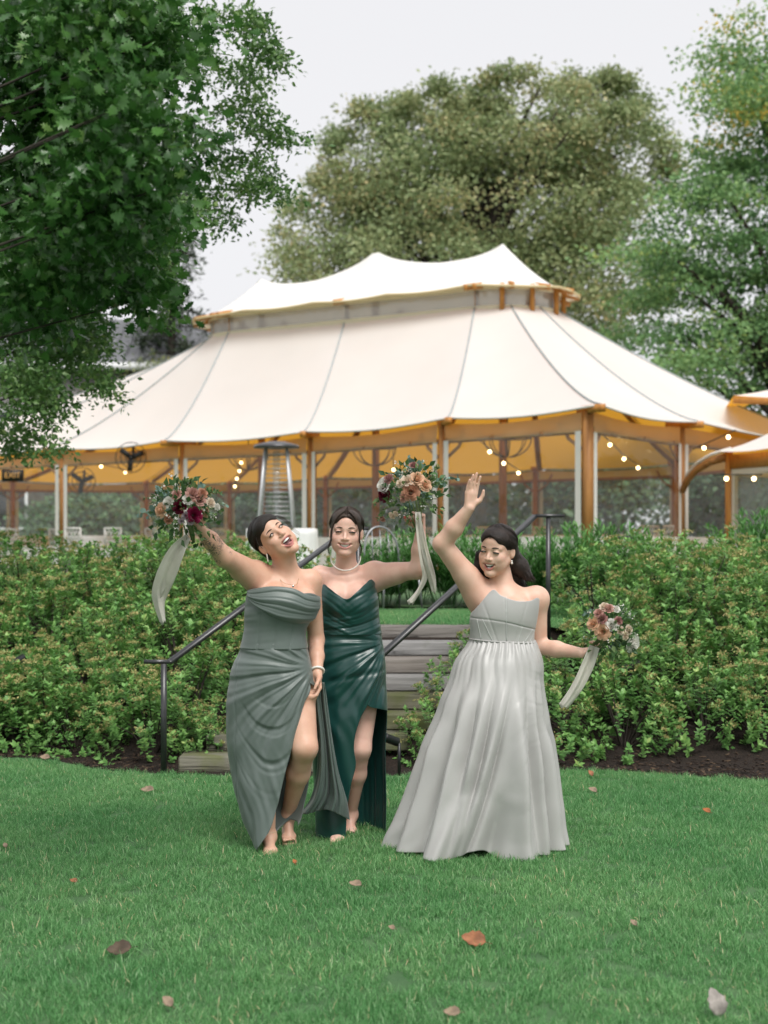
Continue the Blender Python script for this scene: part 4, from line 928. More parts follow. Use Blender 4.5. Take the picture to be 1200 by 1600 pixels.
def paint(V,base,H,op,sm,w,lip,blush=(0.62,0.26,0.20),bl=0.35,extra=None):
    C=np.tile(np.asarray(base,float),(len(V),1));L=H.l(V);near=np.linalg.norm(L-[0,.05,-.01],axis=1)<.12;q=L[near];c=C[near]
    def mixc(c,w_,col): return c*(1-w_[:,None])+np.asarray(col)*w_[:,None]
    for g in(-1,1):
        d=np.linalg.norm((q-[g*.043,.064,-.030])/[1,1,.8],axis=1);c=mixc(c,bl*np.exp(-(d/.020)**2),blush)
        d=np.linalg.norm((q-[g*.031,.088,.006])/[1.5,1,.75],axis=1);c=mixc(c,0.12*np.exp(-(d/.013)**2),np.asarray(base)*[.55,.48,.46])
    up,lo=mouth_curves(op,sm,w)
    for cv,r in((up,.0058),(lo,.0066)):
        xs=np.linspace(0,8,33);cc=np.stack([np.interp(xs,np.arange(9),cv[:,k]) for k in range(3)],1)
        d=np.min(np.linalg.norm(q[:,None]-cc[None],axis=2),1);c=mixc(c,1-sstep(r*.8,r*1.25,d),lip)
    xn=np.clip(q[:,0]/w,-1,1);zu=np.interp(xn,np.linspace(-1,1,9),up[:,2]);zl=np.interp(xn,np.linspace(-1,1,9),lo[:,2]);yy=np.interp(xn,np.linspace(-1,1,9),up[:,1])
    inside=(np.abs(xn)<.93)&(q[:,1]<yy-.0055)&(q[:,1]>.04)&(q[:,2]>zl)&(q[:,2]<zu)&(op>.02)
    c[inside]=(0.10,0.018,0.018)
    C[near]=c
    if extra is not None: C=extra(V,C)
    return C
def arc_tube(mb,H,pts,r,n=5): mb.tube([H.w(p) for p in pts],np.asarray(r)*H.sc,n)
M_eyew=mat('eye_white',(0.72,0.70,0.68),0.25,spec=0.5); M_iris=mat('iris_brown',(0.028,0.018,0.012),0.35,spec=0.4); M_lash=mat('lash',(0.008,0.006,0.005),0.7)
M_teeth=mat('teeth',(0.92,0.90,0.85),0.25,spec=0.5); M_tongue=mat('tongue',(0.50,0.20,0.19),0.4)
M_pearl=mat('pearl',(0.80,0.76,0.70),0.18,spec=0.6,coat=0.5); M_gold=mat('gold_metal',(0.75,0.55,0.25),0.25,metal=1.0); M_silver=mat('silver_metal',(0.75,0.75,0.76),0.2,metal=1.0)
def face_parts(e,H,op,sm,w,openE=0.6,look=(0,0),brow=(0.05,0.03,0.02),tongue=False,lid=0.0,teethz=0.0):
    off=np.array(e.location)
    def B(mb,nm,m,par=e,sm_=True): return put(mb,nm,m,par,sm_,off)
    for g in(-1,1):
        c=np.array([g*.031,.0765,-.0008-lid*.003])
        ew=B(MB().ball(H.w(c),np.array([.0130,.0160,.0070*openE+.0008])*H.sc,14,H.R),'eye',M_eyew)
        B(MB().ball(H.w(c+[look[0],.0004,look[1]]),np.array([.0060+.0030*(1-openE),.0166,min(.0060,.0070*openE+.0008)])*H.sc,12,H.R),'iris',M_iris,ew)
        x=np.linspace(-1,1,9);zz=c[2]+(.0070*openE+.0016)*(1-x**2)**.8-.0008*x*g
        yy=c[1]+np.sqrt(np.maximum(0,1-(x*.0128/.0155)**2-((zz-c[2])/.0140)**2))*.0158
        lash=[(c[0]+x[k]*.0128,yy[k]+.0004,zz[k]) for k in range(9)]
        lash=lash if g>0 else lash[::-1]; lash.append((c[0]+g*.0155,lash[-1][1]-.002,c[2]+.002))
        mb=MB();arc_tube(mb,H,lash,np.linspace(.0020,.0034,10)); 
        zl=c[2]-(.0070*openE+.0010)*(1-x**2)**.8;yl=c[1]+np.sqrt(np.maximum(0,1-(x*.0120/.0155)**2-((zl-c[2])/.0140)**2))*.0156
        arc_tube(mb,H,[(c[0]+x[k]*.0118,yl[k],zl[k]) for k in range(9)],.0006,4); B(mb,'eyelash',M_lash)
        t=np.linspace(0,1,8);bx=g*(.013+.034*t);bz=.0185+.0065*np.sin(np.pi*np.clip(t*.75+.05,0,1))-.003*t;by=.0925-.0165*t**1.6
        mb=MB();mb.tube([H.w((bx[k],by[k],bz[k])) for k in range(8)],np.array([.0019,.0029,.0034,.0033,.0029,.0024,.0018,.0009])*H.sc,6);B(mb,'eyebrow',mat('eyebrow_hair',brow,0.8))
    x=np.linspace(-1,1,15);ww=w*.84;yy=.0905-.0195*x**2*(w/.028);zc=-.0625+sm*.009*x**2*.85+.0036*op+teethz
    h=(.0088+.0022*min(1,op))*(1-.25*np.abs(x)**3)
    G=np.array([[H.w((x[k]*ww,yy[k]+d,zc[k]-h[k]*s)) for k in range(15)] for s,d in((-.25,-.001),(0.1,.0006),(.6,.001),(1.0,-.0006))]);B(MB().grid(G),'teeth',M_teeth)
    if op>.15:
        zl=-.064-.0305*op+sm*.009*x**2*.6;h2=.006;G=np.array([[H.w((x[k]*ww*.85,yy[k]-.006+d,zl[k]+h2*s)) for k in range(15)] for s,d in((-.3,0),(.5,.001),(1.0,-.001))]);
        if not tongue: B(MB().grid(G),'teeth',M_teeth)
    if tongue: B(MB().ball(H.w((0,.076,-.068-.020*op)),np.array([.0165,.020,.0075])*H.sc,12,H.R),'tongue',M_tongue)
def hair_mat(name,c1,c2):
    m=mat(name,c1,0.45,col2=c2,scale=30,stretch=(1,1,1),spec=0.28,bump=0.35,bscale=160); return m
def lock(mb,H,pts,r0,r1=0.0005,n=6,flat=0.6,m=14):
    """a tapered lock of hair through head-local points"""
    pts=np.asarray(pts,float);s=np.linspace(0,1,len(pts));u=np.linspace(0,1,m);q=interp(s,pts,u);rad=(r0*(1-u)**.55+r1)*H.sc;rad[0]*=.6
    mb.tube(np.array([H.w(p) for p in q]),rad,n,True,flat)
def hair_lines(mb,H,paths,r,seed,jit=.004,m=12,rep=6):
    rr=np.random.default_rng(seed)
    for P0 in paths:
        P0=np.asarray(P0,float)
        for _ in range(rep):
            j=rr.normal(0,jit,3);q=P0+j+rr.normal(0,jit*.35,P0.shape);lock(mb,H,q,r*rr.uniform(.6,1.2),.0004,5,.8,m)
def scalp(th,ph,k=1.0):
    """point on the hair cap: th around from the face (0) to the back (pi), signed side; ph height angle"""
    return np.array([math.sin(th)*math.cos(ph)*.083*k,-.024+math.cos(th)*math.cos(ph)*(.100+.019*max(0.0,math.cos(th)))*k,.037+math.sin(ph)*.092*k])
def swept(H,mb,seed,thend,phend,rows=16,rep=13,r=.0012,k=1.0,ph0=.62,part=0.0,end=None):
    """fine strands combed from the parting round both sides of the head"""
    rr=np.random.default_rng(seed)
    for g in(-1,1):
        for s in np.linspace(0,1,rows):
            for _ in range(rep):
                s1=np.clip(s+rr.normal(0,.03),0,1);p0=ph0+(1.75-ph0)*s1;te=thend*(.80+.22*s1)+rr.normal(0,.05);pe=phend-.30*(1-s1)+rr.normal(0,.05)
                q=[scalp(part+g*(.05+(te-.05)*u**(.75+.5*s1)),p0+(pe-p0)*u**1.25,k+.004*math.sin(u*3.1)+rr.normal(0,.003)) if p0<1.5 else scalp(g*(.05+(te-.05)*u**.6),p0+(pe-p0)*u,k+rr.normal(0,.003)) for u in(0,.2,.4,.6,.8,1.0)]
                if end is not None: q.append(np.asarray(end(g,s1))+rr.normal(0,.004,3))
                lock(mb,H,q,r*rr.uniform(.7,1.2),.0004,4,.8,14)
# ---- cloth lofted from outlines
class Loft:
    """rings of a garment: at each photo row the left and right outline, distance and half depth"""
    def __init__(s,keys,ex=2.3): s.k=np.array(keys,float);s.ex=ex
    def at(s,py):
        L,R,Y,b=[interp(s.k[:,0],s.k[:,i],py) for i in(1,2,3,4)];return L,R,Y,b
    def pt(s,th,py,off=0.0,dpx=0.0):
        L,R,Y,b=s.at(py);c,sn=np.cos(th),np.sin(th);e=2/s.ex
        X=np.sign(c)*np.abs(c)**e;Z=np.sign(sn)*np.abs(sn)**e
        x0=((L+R)/2-600)*Y/FPX;a=(R-L)/2*Y/FPX;nx,ny=c/np.maximum(a,.02),sn/np.maximum(b,.02);nl=np.sqrt(nx**2+ny**2);off=np.asarray(off)
        return np.stack([x0+a*X+off*nx/nl,Y+b*Z+off*ny/nl,CAMZ+(HOR-py)*Y/FPX+0*X],-1)
    def th(s,px,py):
        """angle on the front for a photo column"""
        L,R,Y,b=s.at(py);u=np.clip((px-(L+R)/2)/np.maximum((R-L)/2,1e-3),-1,1);c=np.sign(u)*np.abs(u)**(s.ex/2);return -np.arccos(np.clip(c,-1,1))
    def px(s,th,py):
        L,R,Y,b=s.at(py);c=np.cos(th);return (L+R)/2+(R-L)/2*np.sign(c)*np.abs(c)**(2/s.ex)
def sheet(TH,PY,loft,disp=None,closed=False,off=0.0):
    PX=loft.px(TH,PY);d=off+(disp(PX,PY,TH) if disp is not None else 0);G=loft.pt(TH,PY,d);return G
def build_sheet(G,name,m,parent,closed=False,thick=0.004,off=None):
    a,b=G.shape[:2];V=G.reshape(-1,3)-np.asarray(parent.location);me=mk_mesh(name,V,grid_faces(a,b,closed),True);o=obj(name,me,m,parent)
    if thick:
        md=o.modifiers.new('thickness','SOLIDIFY');md.thickness=thick;md.offset=-1.0
    return o
def ridge(x): return 0.62*np.sin(x)+0.28*np.sin(2.3*x+1.1)+0.18*np.sin(4.1*x+0.4)
def ridge_sharp(x): return 1.0-2.0*np.abs(np.sin(x*0.5))**0.75
def satin(name,c1,c2,rough=0.42,spec=0.45,sheen=0.3,aniso=0.4,wscale=900):
    m=mat(name,c1,rough,col2=c2,scale=5,detail=3,spec=spec,sheen=sheen,bump=0.05,bscale=wscale);m.node_tree.nodes['Principled BSDF'].inputs['Anisotropic'].default_value=aniso;return m
def nsx(px,py,sx,sy,seed): return vnoise(np.stack([np.asarray(px)/sx,np.asarray(py)/sy+0*np.asarray(px)],-1),seed)
UPZ=np.array([0,0,1.0])
exec_people=True
# ------------------------------------------------------------------ woman in the grey-green gown
YA=7.27
A=empty('person',(P(432,1300,YA)[0],YA,0.0),'laughing woman in draped grey-green gown, head thrown back, tattooed arm raised','person')
HA=Head(P(426,840,7.27),(.27,-.87,.38),(-.70,-.02,.70),1.06); opA,smA,wA=1.1,.9,.034
nb=P(450,903,7.30);sR=P(400,899,7.27);sL=P(485,908,7.34);elR=P(352,871,7.05);wrR=P(313,826,6.92);elL=P(494,1000,7.42);wrL=P(496,1052,7.27)
hipR=P(408,1075,7.32);hipL=P(462,1075,7.30);knL=P(476,1168,7.16);anL=P(450,1272,7.42);toeL=P(453,1314,7.30);knR=P(412,1185,7.24);anR=P(420,1306,7.24);toeR=P(424,1337,7.095)
prA=head_prims(HA,opA,smA,wA)
prA+=[Cap(HA.w((0,-.030,-.055)),nb+[0,.02,.01],.054,.060,.035),Cap(HA.w((0,.02,-.085)),nb+[.01,-.01,-.01],.036,.045,.04)]
prA+=[Cap(nb+[0,.02,-.03],sR,.050,.056,.05),Cap(nb+[0,.02,-.03],sL,.050,.054,.05),Ell(P(443,935,7.31),(.155,.105,.13),.05),Ell(P(440,960,7.30),(.142,.105,.14),.05),
      Ell(P(428,1000,7.30),(.128,.10,.13),.06),Ell(P(430,1068,7.31),(.182,.128,.14),.07),Ell(P(427,936,7.215),(.078,.075,.078),.045),Ell(P(472,940,7.225),(.076,.072,.078),.045)]
prA+=[Cap(nb+[-.018,-.052,-.028],sR+[.03,-.03,.012],.010,.012,.03),Cap(nb+[.018,-.052,-.028],sL+[-.03,-.03,.012],.010,.012,.03)]
prA+=[Ell(sR+[-.005,0,-.005],(.066,.064,.066),.045),Cap(sR,elR,.066,.050,.035),Cap(sR+[.05,.01,-.08],(sR+elR)/2+[.0,.01,-.03],.045,.040,.05),Cap(elR,elR*.4+wrR*.6,.047,.041,.02),Cap(elR*.4+wrR*.6,wrR,.041,.0275,.02)]
prA+=[Cap(sL,elL,.054,.042,.04),Cap(elL,elL*.5+wrL*.5,.041,.037,.02),Cap(elL*.5+wrL*.5,wrL,.037,.026,.02)]
hp,_=hand_prims(wrR,nrm(P(303,806,6.90)-wrR),(.55,-.75,.25),(.35,-.1,.6),[(1.25,1.5,.9)]*4,(.7,.8),.95);prA+=hp
hp,tipsA=hand_prims(wrL,(.06,-.25,-1),(-.85,-.35,.1),(-.2,-.95,-.1),[(.55,.7,.5),(.6,.75,.5),(.65,.8,.5),(.7,.8,.5)],(.4,.5),.95);prA+=hp
prA+=[Cap(hipL,knL,.098,.066,.05),Cap(knL,knL*.62+anL*.38,.058,.057,.03),Cap(knL*.62+anL*.38,anL,.056,.033,.03)]
prA+=[Cap(hipR,knR,.098,.064,.05),Cap(knR,knR*.62+anR*.38,.056,.055,.03),Cap(knR*.62+anR*.38,anR,.055,.033,.03)]
prA+=foot_prims(anL,toeL)+foot_prims(anR,toeR)
skA=(0.66,0.405,0.292)
def tattoo(V,C):
    return C
allp=np.array([P(290,780,6.8),P(560,1345,7.7)]);
V,F=sdf_mesh(prA,.0043,(P(285,780,7.27)[0],6.78,-.01),(P(520,1345,7.27)[0],7.62,P(400,785,7.0)[2]+.06))
C=paint(V,skA,HA,opA,smA,wA,(0.50,0.185,0.165),extra=tattoo)
# tattoo on the raised forearm: a mask in the skin mesh, ink drawn by the material
tt=np.clip(((V-elR)@(wrR-elR))/((wrR-elR)@(wrR-elR)),0,1);axd=np.linalg.norm(V-(elR+tt[:,None]*(wrR-elR)),axis=1)
tm=(sstep(.02,.14,tt)*(1-sstep(.86,.98,tt)))*(axd<.065)
me=mk_mesh('body',V-np.array(A.location),F,True,{'Col':C,'ink':tm})
M_skA=skin_mat('skin_tan',skA)
N_,L_=M_skA.node_tree.nodes,M_skA.node_tree.links;bs=N_['Principled BSDF'];src=bs.inputs['Base Color'].links[0].from_socket
ta=N_.new('ShaderNodeAttribute');ta.attribute_name='ink';tc=N_.new('ShaderNodeTexCoord');vz=N_.new('ShaderNodeTexVoronoi');vz.feature='DISTANCE_TO_EDGE';vz.inputs['Scale'].default_value=34
nz=N_.new('ShaderNodeTexNoise');nz.inputs['Scale'].default_value=26;nz.inputs['Detail'].default_value=2;L_.new(tc.outputs['Object'],nz.inputs[0])
va=N_.new('ShaderNodeMixRGB');va.inputs[0].default_value=.25;L_.new(tc.outputs['Object'],va.inputs[1]);L_.new(nz.outputs['Color'],va.inputs[2]);L_.new(va.outputs[0],vz.inputs['Vector'])
m1=N_.new('ShaderNodeMapRange');m1.inputs[1].default_value=.02;m1.inputs[2].default_value=.16;m1.inputs[3].default_value=1.0;m1.inputs[4].default_value=0;L_.new(vz.outputs['Distance'],m1.inputs[0])
n3=N_.new('ShaderNodeTexNoise');n3.inputs['Scale'].default_value=15;L_.new(tc.outputs['Object'],n3.inputs[0]);m3=N_.new('ShaderNodeMapRange');m3.inputs[1].default_value=.44;m3.inputs[2].default_value=.56;L_.new(n3.outputs['Fac'],m3.inputs[0])
mm=N_.new('ShaderNodeMath');mm.operation='MULTIPLY';L_.new(m1.outputs[0],mm.inputs[0]);L_.new(ta.outputs['Fac'],mm.inputs[1]);m4=N_.new('ShaderNodeMath');m4.operation='MULTIPLY';L_.new(mm.outputs[0],m4.inputs[0]);L_.new(m3.outputs[0],m4.inputs[1])
mx=N_.new('ShaderNodeMixRGB');L_.new(m4.outputs[0],mx.inputs[0]);L_.new(src,mx.inputs[1]);mx.inputs[2].default_value=(.05,.055,.06,1);L_.new(mx.outputs[0],bs.inputs['Base Color'])
obj('body',me,M_skA,A)
face_parts(A,HA,opA,smA,wA,.7,(.003,.001),tongue=True)
# hair: sleek dark updo
M_hA=hair_mat('hair_black',(0.010,0.008,0.007),(0.022,0.017,0.014))
hp=[Ell(HA.w((0,-.026,.036)),np.array((.081,.098,.090))*HA.sc,.02,HA.R),Ell(HA.w((0,-.088,-.012)),np.array((.062,.050,.055))*HA.sc,.03,HA.R),Ell(HA.w((0,-.112,-.040)),np.array((.046,.040,.038))*HA.sc,.02,HA.R),
    Ell(HA.w((0,.034,.060)),np.array((.070,.064,.053))*HA.sc,.02,HA.R),Ell(HA.w((0,.118,-.026)),np.array((.067,.080,.089))*HA.sc,.008,HA.R,'s'),Ell(HA.w((0,.02,-.075)),np.array((.12,.075,.075))*HA.sc,.012,HA.R,'s')]
V,F=sdf_mesh(hp,.004,HA.o-.2,HA.o+.2);hA=obj('hair',mk_mesh('hair',V-np.array(A.location),F,True),M_hA,A)
mb=MB();swept(HA,mb,5,2.7,.0,ph0=.34,end=lambda g,s1:(g*.02,-.118,-.035))
for g,d in((1,0.0),(1,.006),(1,-.006),(-1,.002)):
    lock(mb,HA,[(g*.050,.052,.075),(g*(.079+d),.050,.040),(g*(.088+d),.040,-.010),(g*(.080+d),.046,-.050),(g*(.090+d),.040,-.085+d)] if g>0 else [(g*.055,.04,.07),(g*.082,.030,.03),(g*.084,.02,-.01)],.0026,.0006,6,.6)
put(mb,'hair_strands',M_hA,hA,True,np.array(A.location))
# earrings, pendant, bracelet watch
for g in(-1,):
    mb=MB()
    for i in range(7): mb.ball(HA.w((g*.082,.0,-.040))+np.array([.001*i,-.004,-.0055*i]),.0036 if i else .0045,8)
    put(mb,'earring',M_pearl,A,True,np.array(A.location))
mb=MB();a0=nb+[-.052,-.045,.012];a1=nb+[.058,-.05,.0];pd=P(458,914,7.165)
mb.tube(interp([0,.25,.5,.75,1],np.array([a0,(a0+pd)/2+[-.006,-.018,-.012],pd,(a1+pd)/2+[.006,-.018,-.012],a1]),np.linspace(0,1,20)),.0011,5)
put(mb,'necklace_chain',M_gold,A,True,np.array(A.location));put(MB().ball(pd+[0,-.006,-.006],(.006,.004,.007),8),'pendant',M_silver,A,True,np.array(A.location))
ax=nrm(wrL-elL);xx=nrm(np.cross(ax,[0,1.0,0]));yy=np.cross(ax,xx);mb=MB();cw=wrL-ax*.015;t=np.linspace(0,2*np.pi,25)
mb.tube(cw+.0335*(np.cos(t)[:,None]*xx+np.sin(t)[:,None]*yy),.0068,6,False);mb.box(cw+yy*-.034,(.024,.01,.024),np.stack([xx,yy,ax],1));put(mb,'bracelet_watch',M_pearl,A,True,np.array(A.location))
# gown
M_dA=satin('grey_green_crepe',(0.112,0.142,0.130),(0.128,0.158,0.146),.42,.45,.2);M_dAs=satin('grey_green_satin',(0.092,0.124,0.112),(0.108,0.140,0.127),.30,.5,.15)
LA=Loft([(905,390,496,7.29,.150),(935,385,499,7.29,.172),(960,383,490,7.29,.168),(985,382,478,7.29,.148),(1008,377,480,7.29,.150),(1040,364,487,7.29,.165),(1080,356,497,7.29,.175),(1150,354,503,7.29,.178),
         (1210,361,498,7.28,.175),(1260,373,482,7.26,.165),(1300,388,458,7.22,.14),(1325,399,436,7.18,.11)])
def topA(th): # neckline height round the body
    return 932-14*np.exp(-((th+1.75)/.55)**2)-6*np.exp(-((th+.75)/.4)**2)
th=np.linspace(-np.pi*1.5,np.pi*.5,150)[None,:];v=np.linspace(0,1,50)[:,None];thw=(th+np.pi)%(2*np.pi)-np.pi
PYb=topA(thw)*(1-v)+1012*v
def dispA0(px,py,th):
    s=np.sin(th);fr=sstep(.0,.5,-s);seam=0
    for c in(408,433,458): seam=seam-.004*np.exp(-((px-c+ (py-985)*.1)/1.8)**2)*(py>955)
    return fr*(seam+.0025*ridge(py/5.5+px/40)*sstep(.2,.9,nsx(px,py,30,40,3)*.5+.5))
build_sheet(sheet(np.broadcast_to(thw,PYb.shape),PYb,LA,dispA0),'bodice',M_dA,A,False,.003)
# draped cowl across the bust
ncu,ncv=90,40;u=np.linspace(0,1,ncu)[None,:];v=np.linspace(0,1,ncv)[:,None]
pxc=392+u*105.5;topc=922-7*np.sin(np.pi*np.clip(u*1.25,0,1))**1+ (u>0.5)*0+10*sstep(.62,1,u);botc=926+46*np.sin(np.pi*np.clip(.03+u*.62,0,1))**.8
PYc=topc*(1-v)+botc*v;THc=LA.th(pxc+0*v,PYc)
dc=.010+.016*np.sin(np.pi*np.clip(v*1.0,0,1))**.7*np.sin(np.pi*u)**.35+.0055*ridge(v*15+1.6*np.sin(u*2.6)+.6*nsx(pxc+0*v,PYc,40,20,5))*np.sin(np.pi*np.clip(u,0.02,.98))**.5
dc=np.where(v>.97,.004,dc)
build_sheet(LA.pt(THc,PYc,dc),'draped_neckline',M_dA,A,False,.003)
# skirt with the high slit
edge=lambda py:interp([1000,1045,1075,1100,1150,1200,1250,1290,1312,1325],[479,484,486,477,463,449,437,424,410,402],py)
hemA=1322
nu,nv=230,190;v=np.linspace(0,1,nv)[:,None];u=np.linspace(0,1,nu)[None,:];PYs=1003+(hemA-1003)*v+0*u
the=LA.th(edge(PYs[:,:1]),PYs[:,:1]);gap=2.15*sstep(1068,1110,PYs[:,:1]);THs=the-u*(2*np.pi-gap-1e-3)
back=sstep(.55,.75,u);PYs=PYs-back*(PYs-1003)/(hemA-1003)*34
def dispA(px,py,th):
    fr=sstep(.15,-.35,np.sin(th));sx,sy=487,1038;dx,dy=sx-px,py-sy;ph=np.arctan2(dy,np.maximum(dx,1e-3)+4);rho=np.hypot(dx,dy)
    wv=nsx(px,py,60,60,9)*.5
    f1=.0085*ridge(ph*17+wv*3)*sstep(6,34,rho)*(1-sstep(85,190,rho))
    sw=np.exp(-((px-425)/34)**2)*sstep(1075,1110,py)*(1-sstep(1190,1250,py));f2=-.011*sw*np.maximum(0,ridge((py+.012*(px-428)**2*1.6)/7.2+wv*2.5))
    lo=sstep(1120,1260,py);f3=.0075*lo*ridge((px-.28*(py-1200)-420)/7.5+wv*2)
    f4=.004*nsx(px,py,16,34,4)+.003*ridge((px+.35*(py-1050))/10)*sstep(1040,1100,py)
    seam=-.003*np.exp(-((px-372-(1060-py)*.05*(py<1060))/1.3)**2)
    return fr*(f1+f2+f3+f4+seam)*sstep(1003,1022,py)
GA=sheet(THs,PYs,LA,dispA);build_sheet(GA,'skirt',M_dA,A,False,.003)
# gathered side of the skirt held up in her hand
nu,nv=70,80;v=np.linspace(0,1,nv)[:,None];u=np.linspace(0,1,nu)[None,:]
pyk=[0,.2,.4,.6,.8,1];Lx=interp(pyk,[488,490,496,496,486,468],v);Rx=interp(pyk,[507,511,518,528,541,546],v);py=interp(pyk,[1066,1100,1150,1205,1250,1282],v)+0*u
pxs=Lx*(1-u)+Rx*u;py=py-(v**3)*20*np.sin(u*np.pi*.9)**2*0.6-(v**4)*10*(1-u)
Yd=7.30+.10*v-.05*np.sin(np.pi*u)*v+(.020+.022*v)*ridge(u*11+v*2.2+.8)+.03*(1-u)*v
GT=np.stack([(pxs-600)*Yd/FPX,Yd,CAMZ+(HOR-py)*Yd/FPX],-1);build_sheet(GT,'gathered_skirt',M_dAs,A,False,.003)
# strappy sandals
M_sand=mat('nude_leather',(0.62,0.42,0.29),.4)
def sandal(e,an,toe,m,heel=0.05):
    f=toe-an;f=np.array([f[0],f[1],0]);f=nrm(f);x=np.cross(f,UPZ);so=MB();g=[]
    for s,w_ in((-.20,.026),(-.15,.030),(-.10,.028),(-.05,.036),(-.01,.038),(.012,.026)):
        zz=toe[2]-.014+max(0,(-s-.06))*0.34; g.append([toe+f*s-x*w_+[0,0,zz-toe[2]],toe+f*s+x*w_+[0,0,zz-toe[2]]])
    G=np.array(g);so.grid(G);so.grid(G[::-1]-[0,0,.006]);h=(G[0,0]+G[0,1])/2;so.tube([h+[0,0,-.002],h+[0,0,-heel]],[.013,.006],8)
    r=put(so,'sandal',m,e,False,np.array(e.location));st=MB()
    for s,w_,hh in((-.018,.034,.022),(-.055,.036,.036),(-.085,.033,.052)):
        st=MB();b=toe+f*s+[0,0,-.012+max(0,(-s-.06))*.34];t=np.linspace(0,np.pi,12);st.tube(b+np.cos(t)[:,None]*x*w_+np.sin(t)[:,None]*UPZ*hh,.0032,5);put(st,'strap',m,r,True,np.array(e.location))
    st=MB();t=np.linspace(0,2*np.pi,20);st.tube(an+[0,0,.022]+.037*(np.cos(t)[:,None]*x+np.sin(t)[:,None]*f),.0034,5,False)
    put(st,'strap',m,r,True,np.array(e.location))
sandal(A,anL,toeL,M_sand,.03);sandal(A,anR,toeR,M_sand,.03)
# ------------------------------------------------------------------ woman in the dark green gown
YB=7.60
Bp=empty('person',(P(545,1300,YB)[0],YB,0.0),'smiling woman in dark green satin gown lifting a bouquet, pearl necklace','person');BO=np.array(Bp.location)
HB=Head(P(541,831,7.60),(-.02,-1,-.03),(.05,0,1),1.06);opB,smB,wB=.42,1.7,.038
nb=P(541,895,7.63);s1=P(500,901,7.66);s2=P(585,897,7.65);e2=P(654,891,7.47);w2=P(657,828,7.46);e1=P(452,955,7.70);w1=P(415,975,7.62)
h1=P(525,1075,7.62);h2=P(568,1075,7.62);k1=P(531,1185,7.54);a1=P(529,1284,7.53);t1=P(527,1317,7.372);k2=P(563,1170,7.55);a2=P(548,1272,7.72);t2=P(545,1303,7.60)
prB=head_prims(HB,opB,smB,wB)
prB+=[Cap(HB.w((0,-.030,-.060)),nb+[0,.02,0],.050,.056,.03),Cap(HB.w((0,.015,-.085)),nb+[0,-.01,-.01],.036,.043,.04)]
prB+=[Cap(nb+[0,.02,-.035],s1,.048,.052,.05),Cap(nb+[0,.02,-.035],s2,.048,.052,.05),Ell(P(543,935,7.63),(.140,.10,.13),.05),Ell(P(543,965,7.62),(.13,.10,.13),.05),Ell(P(545,1000,7.62),(.125,.095,.12),.06),Ell(P(547,1065,7.62),(.165,.12,.13),.06),
      Ell(P(522,934,7.55),(.066,.068,.068),.04),Ell(P(562,934,7.55),(.066,.068,.068),.04)]
prB+=[Cap(nb+[-.018,-.052,-.028],s1+[.03,-.03,.01],.009,.011,.028),Cap(nb+[.018,-.052,-.028],s2+[-.03,-.03,.01],.009,.011,.028)]
prB+=[Ell(s2,(.060,.060,.060),.045),Cap(s2,e2,.060,.046,.035),Cap(s2+[-.03,.0,-.07],(s2+e2)/2+[0,0,-.02],.04,.036,.05),Cap(e2,e2*.5+w2*.5,.045,.040,.02),Cap(e2*.5+w2*.5,w2,.040,.026,.02),Cap(s1,e1,.052,.044,.04),Cap(e1,w1,.042,.027,.02)]
hp,tipsB=hand_prims(w2,(-.10,-.12,1),(-.52,-.84,.0),(-.84,.5,0),[(1.3,1.45,.9),(1.35,1.45,.9),(1.4,1.45,.9),(1.45,1.4,.9)],(.9,.9),.98);prB+=hp
hp,_=hand_prims(w1,(-1,-.1,-.2),(0,-1,0),(0,0,1),[.3]*4,(.3,.3));prB+=hp
prB+=[Cap(h1,k1,.088,.060,.05),Cap(k1,k1*.62+a1*.38,.053,.051,.03),Cap(k1*.62+a1*.38,a1,.051,.031,.03),Cap(h2,k2,.088,.056,.05),Cap(k2,k2*.62+a2*.38,.052,.049,.03),Cap(k2*.62+a2*.38,a2,.049,.030,.03)]+foot_prims(a1,t1)+foot_prims(a2,t2)
skB=(0.73,0.475,0.38)
V,F=sdf_mesh(prB,.0043,(P(395,800,7.6)[0],7.28,-.01),(P(690,800,7.6)[0],7.90,P(540,770,7.6)[2]))
def nailsB(V,C):
    for tp in tipsB:
        d=np.linalg.norm(V-tp,axis=1);C[d<.0085]=(0.75,0.16,0.12)
    return C
C=paint(V,skB,HB,opB,smB,wB,(0.58,0.27,0.24),(0.70,0.30,0.26),.45,nailsB)
obj('body',mk_mesh('body',V-BO,F,True,{'Col':C}),skin_mat('skin_rosy',skB),Bp)
face_parts(Bp,HB,opB,smB,wB,.34,(0,0),brow=(.07,.042,.028),teethz=-.001)
M_hB=hair_mat('hair_dark_brown',(0.030,0.020,0.015),(0.060,0.042,0.033))
hp=[Ell(HB.w((0,-.024,.036)),np.array((.083,.098,.092))*HB.sc,.02,HB.R),Ell(HB.w((0,-.100,-.02)),np.array((.05,.045,.045))*HB.sc,.03,HB.R),
    Ell(HB.w((0,.034,.060)),np.array((.070,.064,.053))*HB.sc,.02,HB.R),Ell(HB.w((0,.118,-.026)),np.array((.066,.080,.111))*HB.sc,.008,HB.R,'s'),Ell(HB.w((0,.02,-.080)),np.array((.12,.075,.075))*HB.sc,.012,HB.R,'s'),Cap(HB.w((0,.10,.088)),HB.w((0,-.02,.142)),.012,.009,.006,None,'s')]
V,F=sdf_mesh(hp,.004,HB.o-.2,HB.o+.2);hB=obj('hair',mk_mesh('hair',V-BO,F,True),M_hB,Bp);mb=MB();swept(HB,mb,6,2.6,.0,ph0=.42,end=lambda g,s1:(g*.02,-.110,-.02))
put(mb,'hair_strands',M_hB,hB,True,BO);mb=MB()
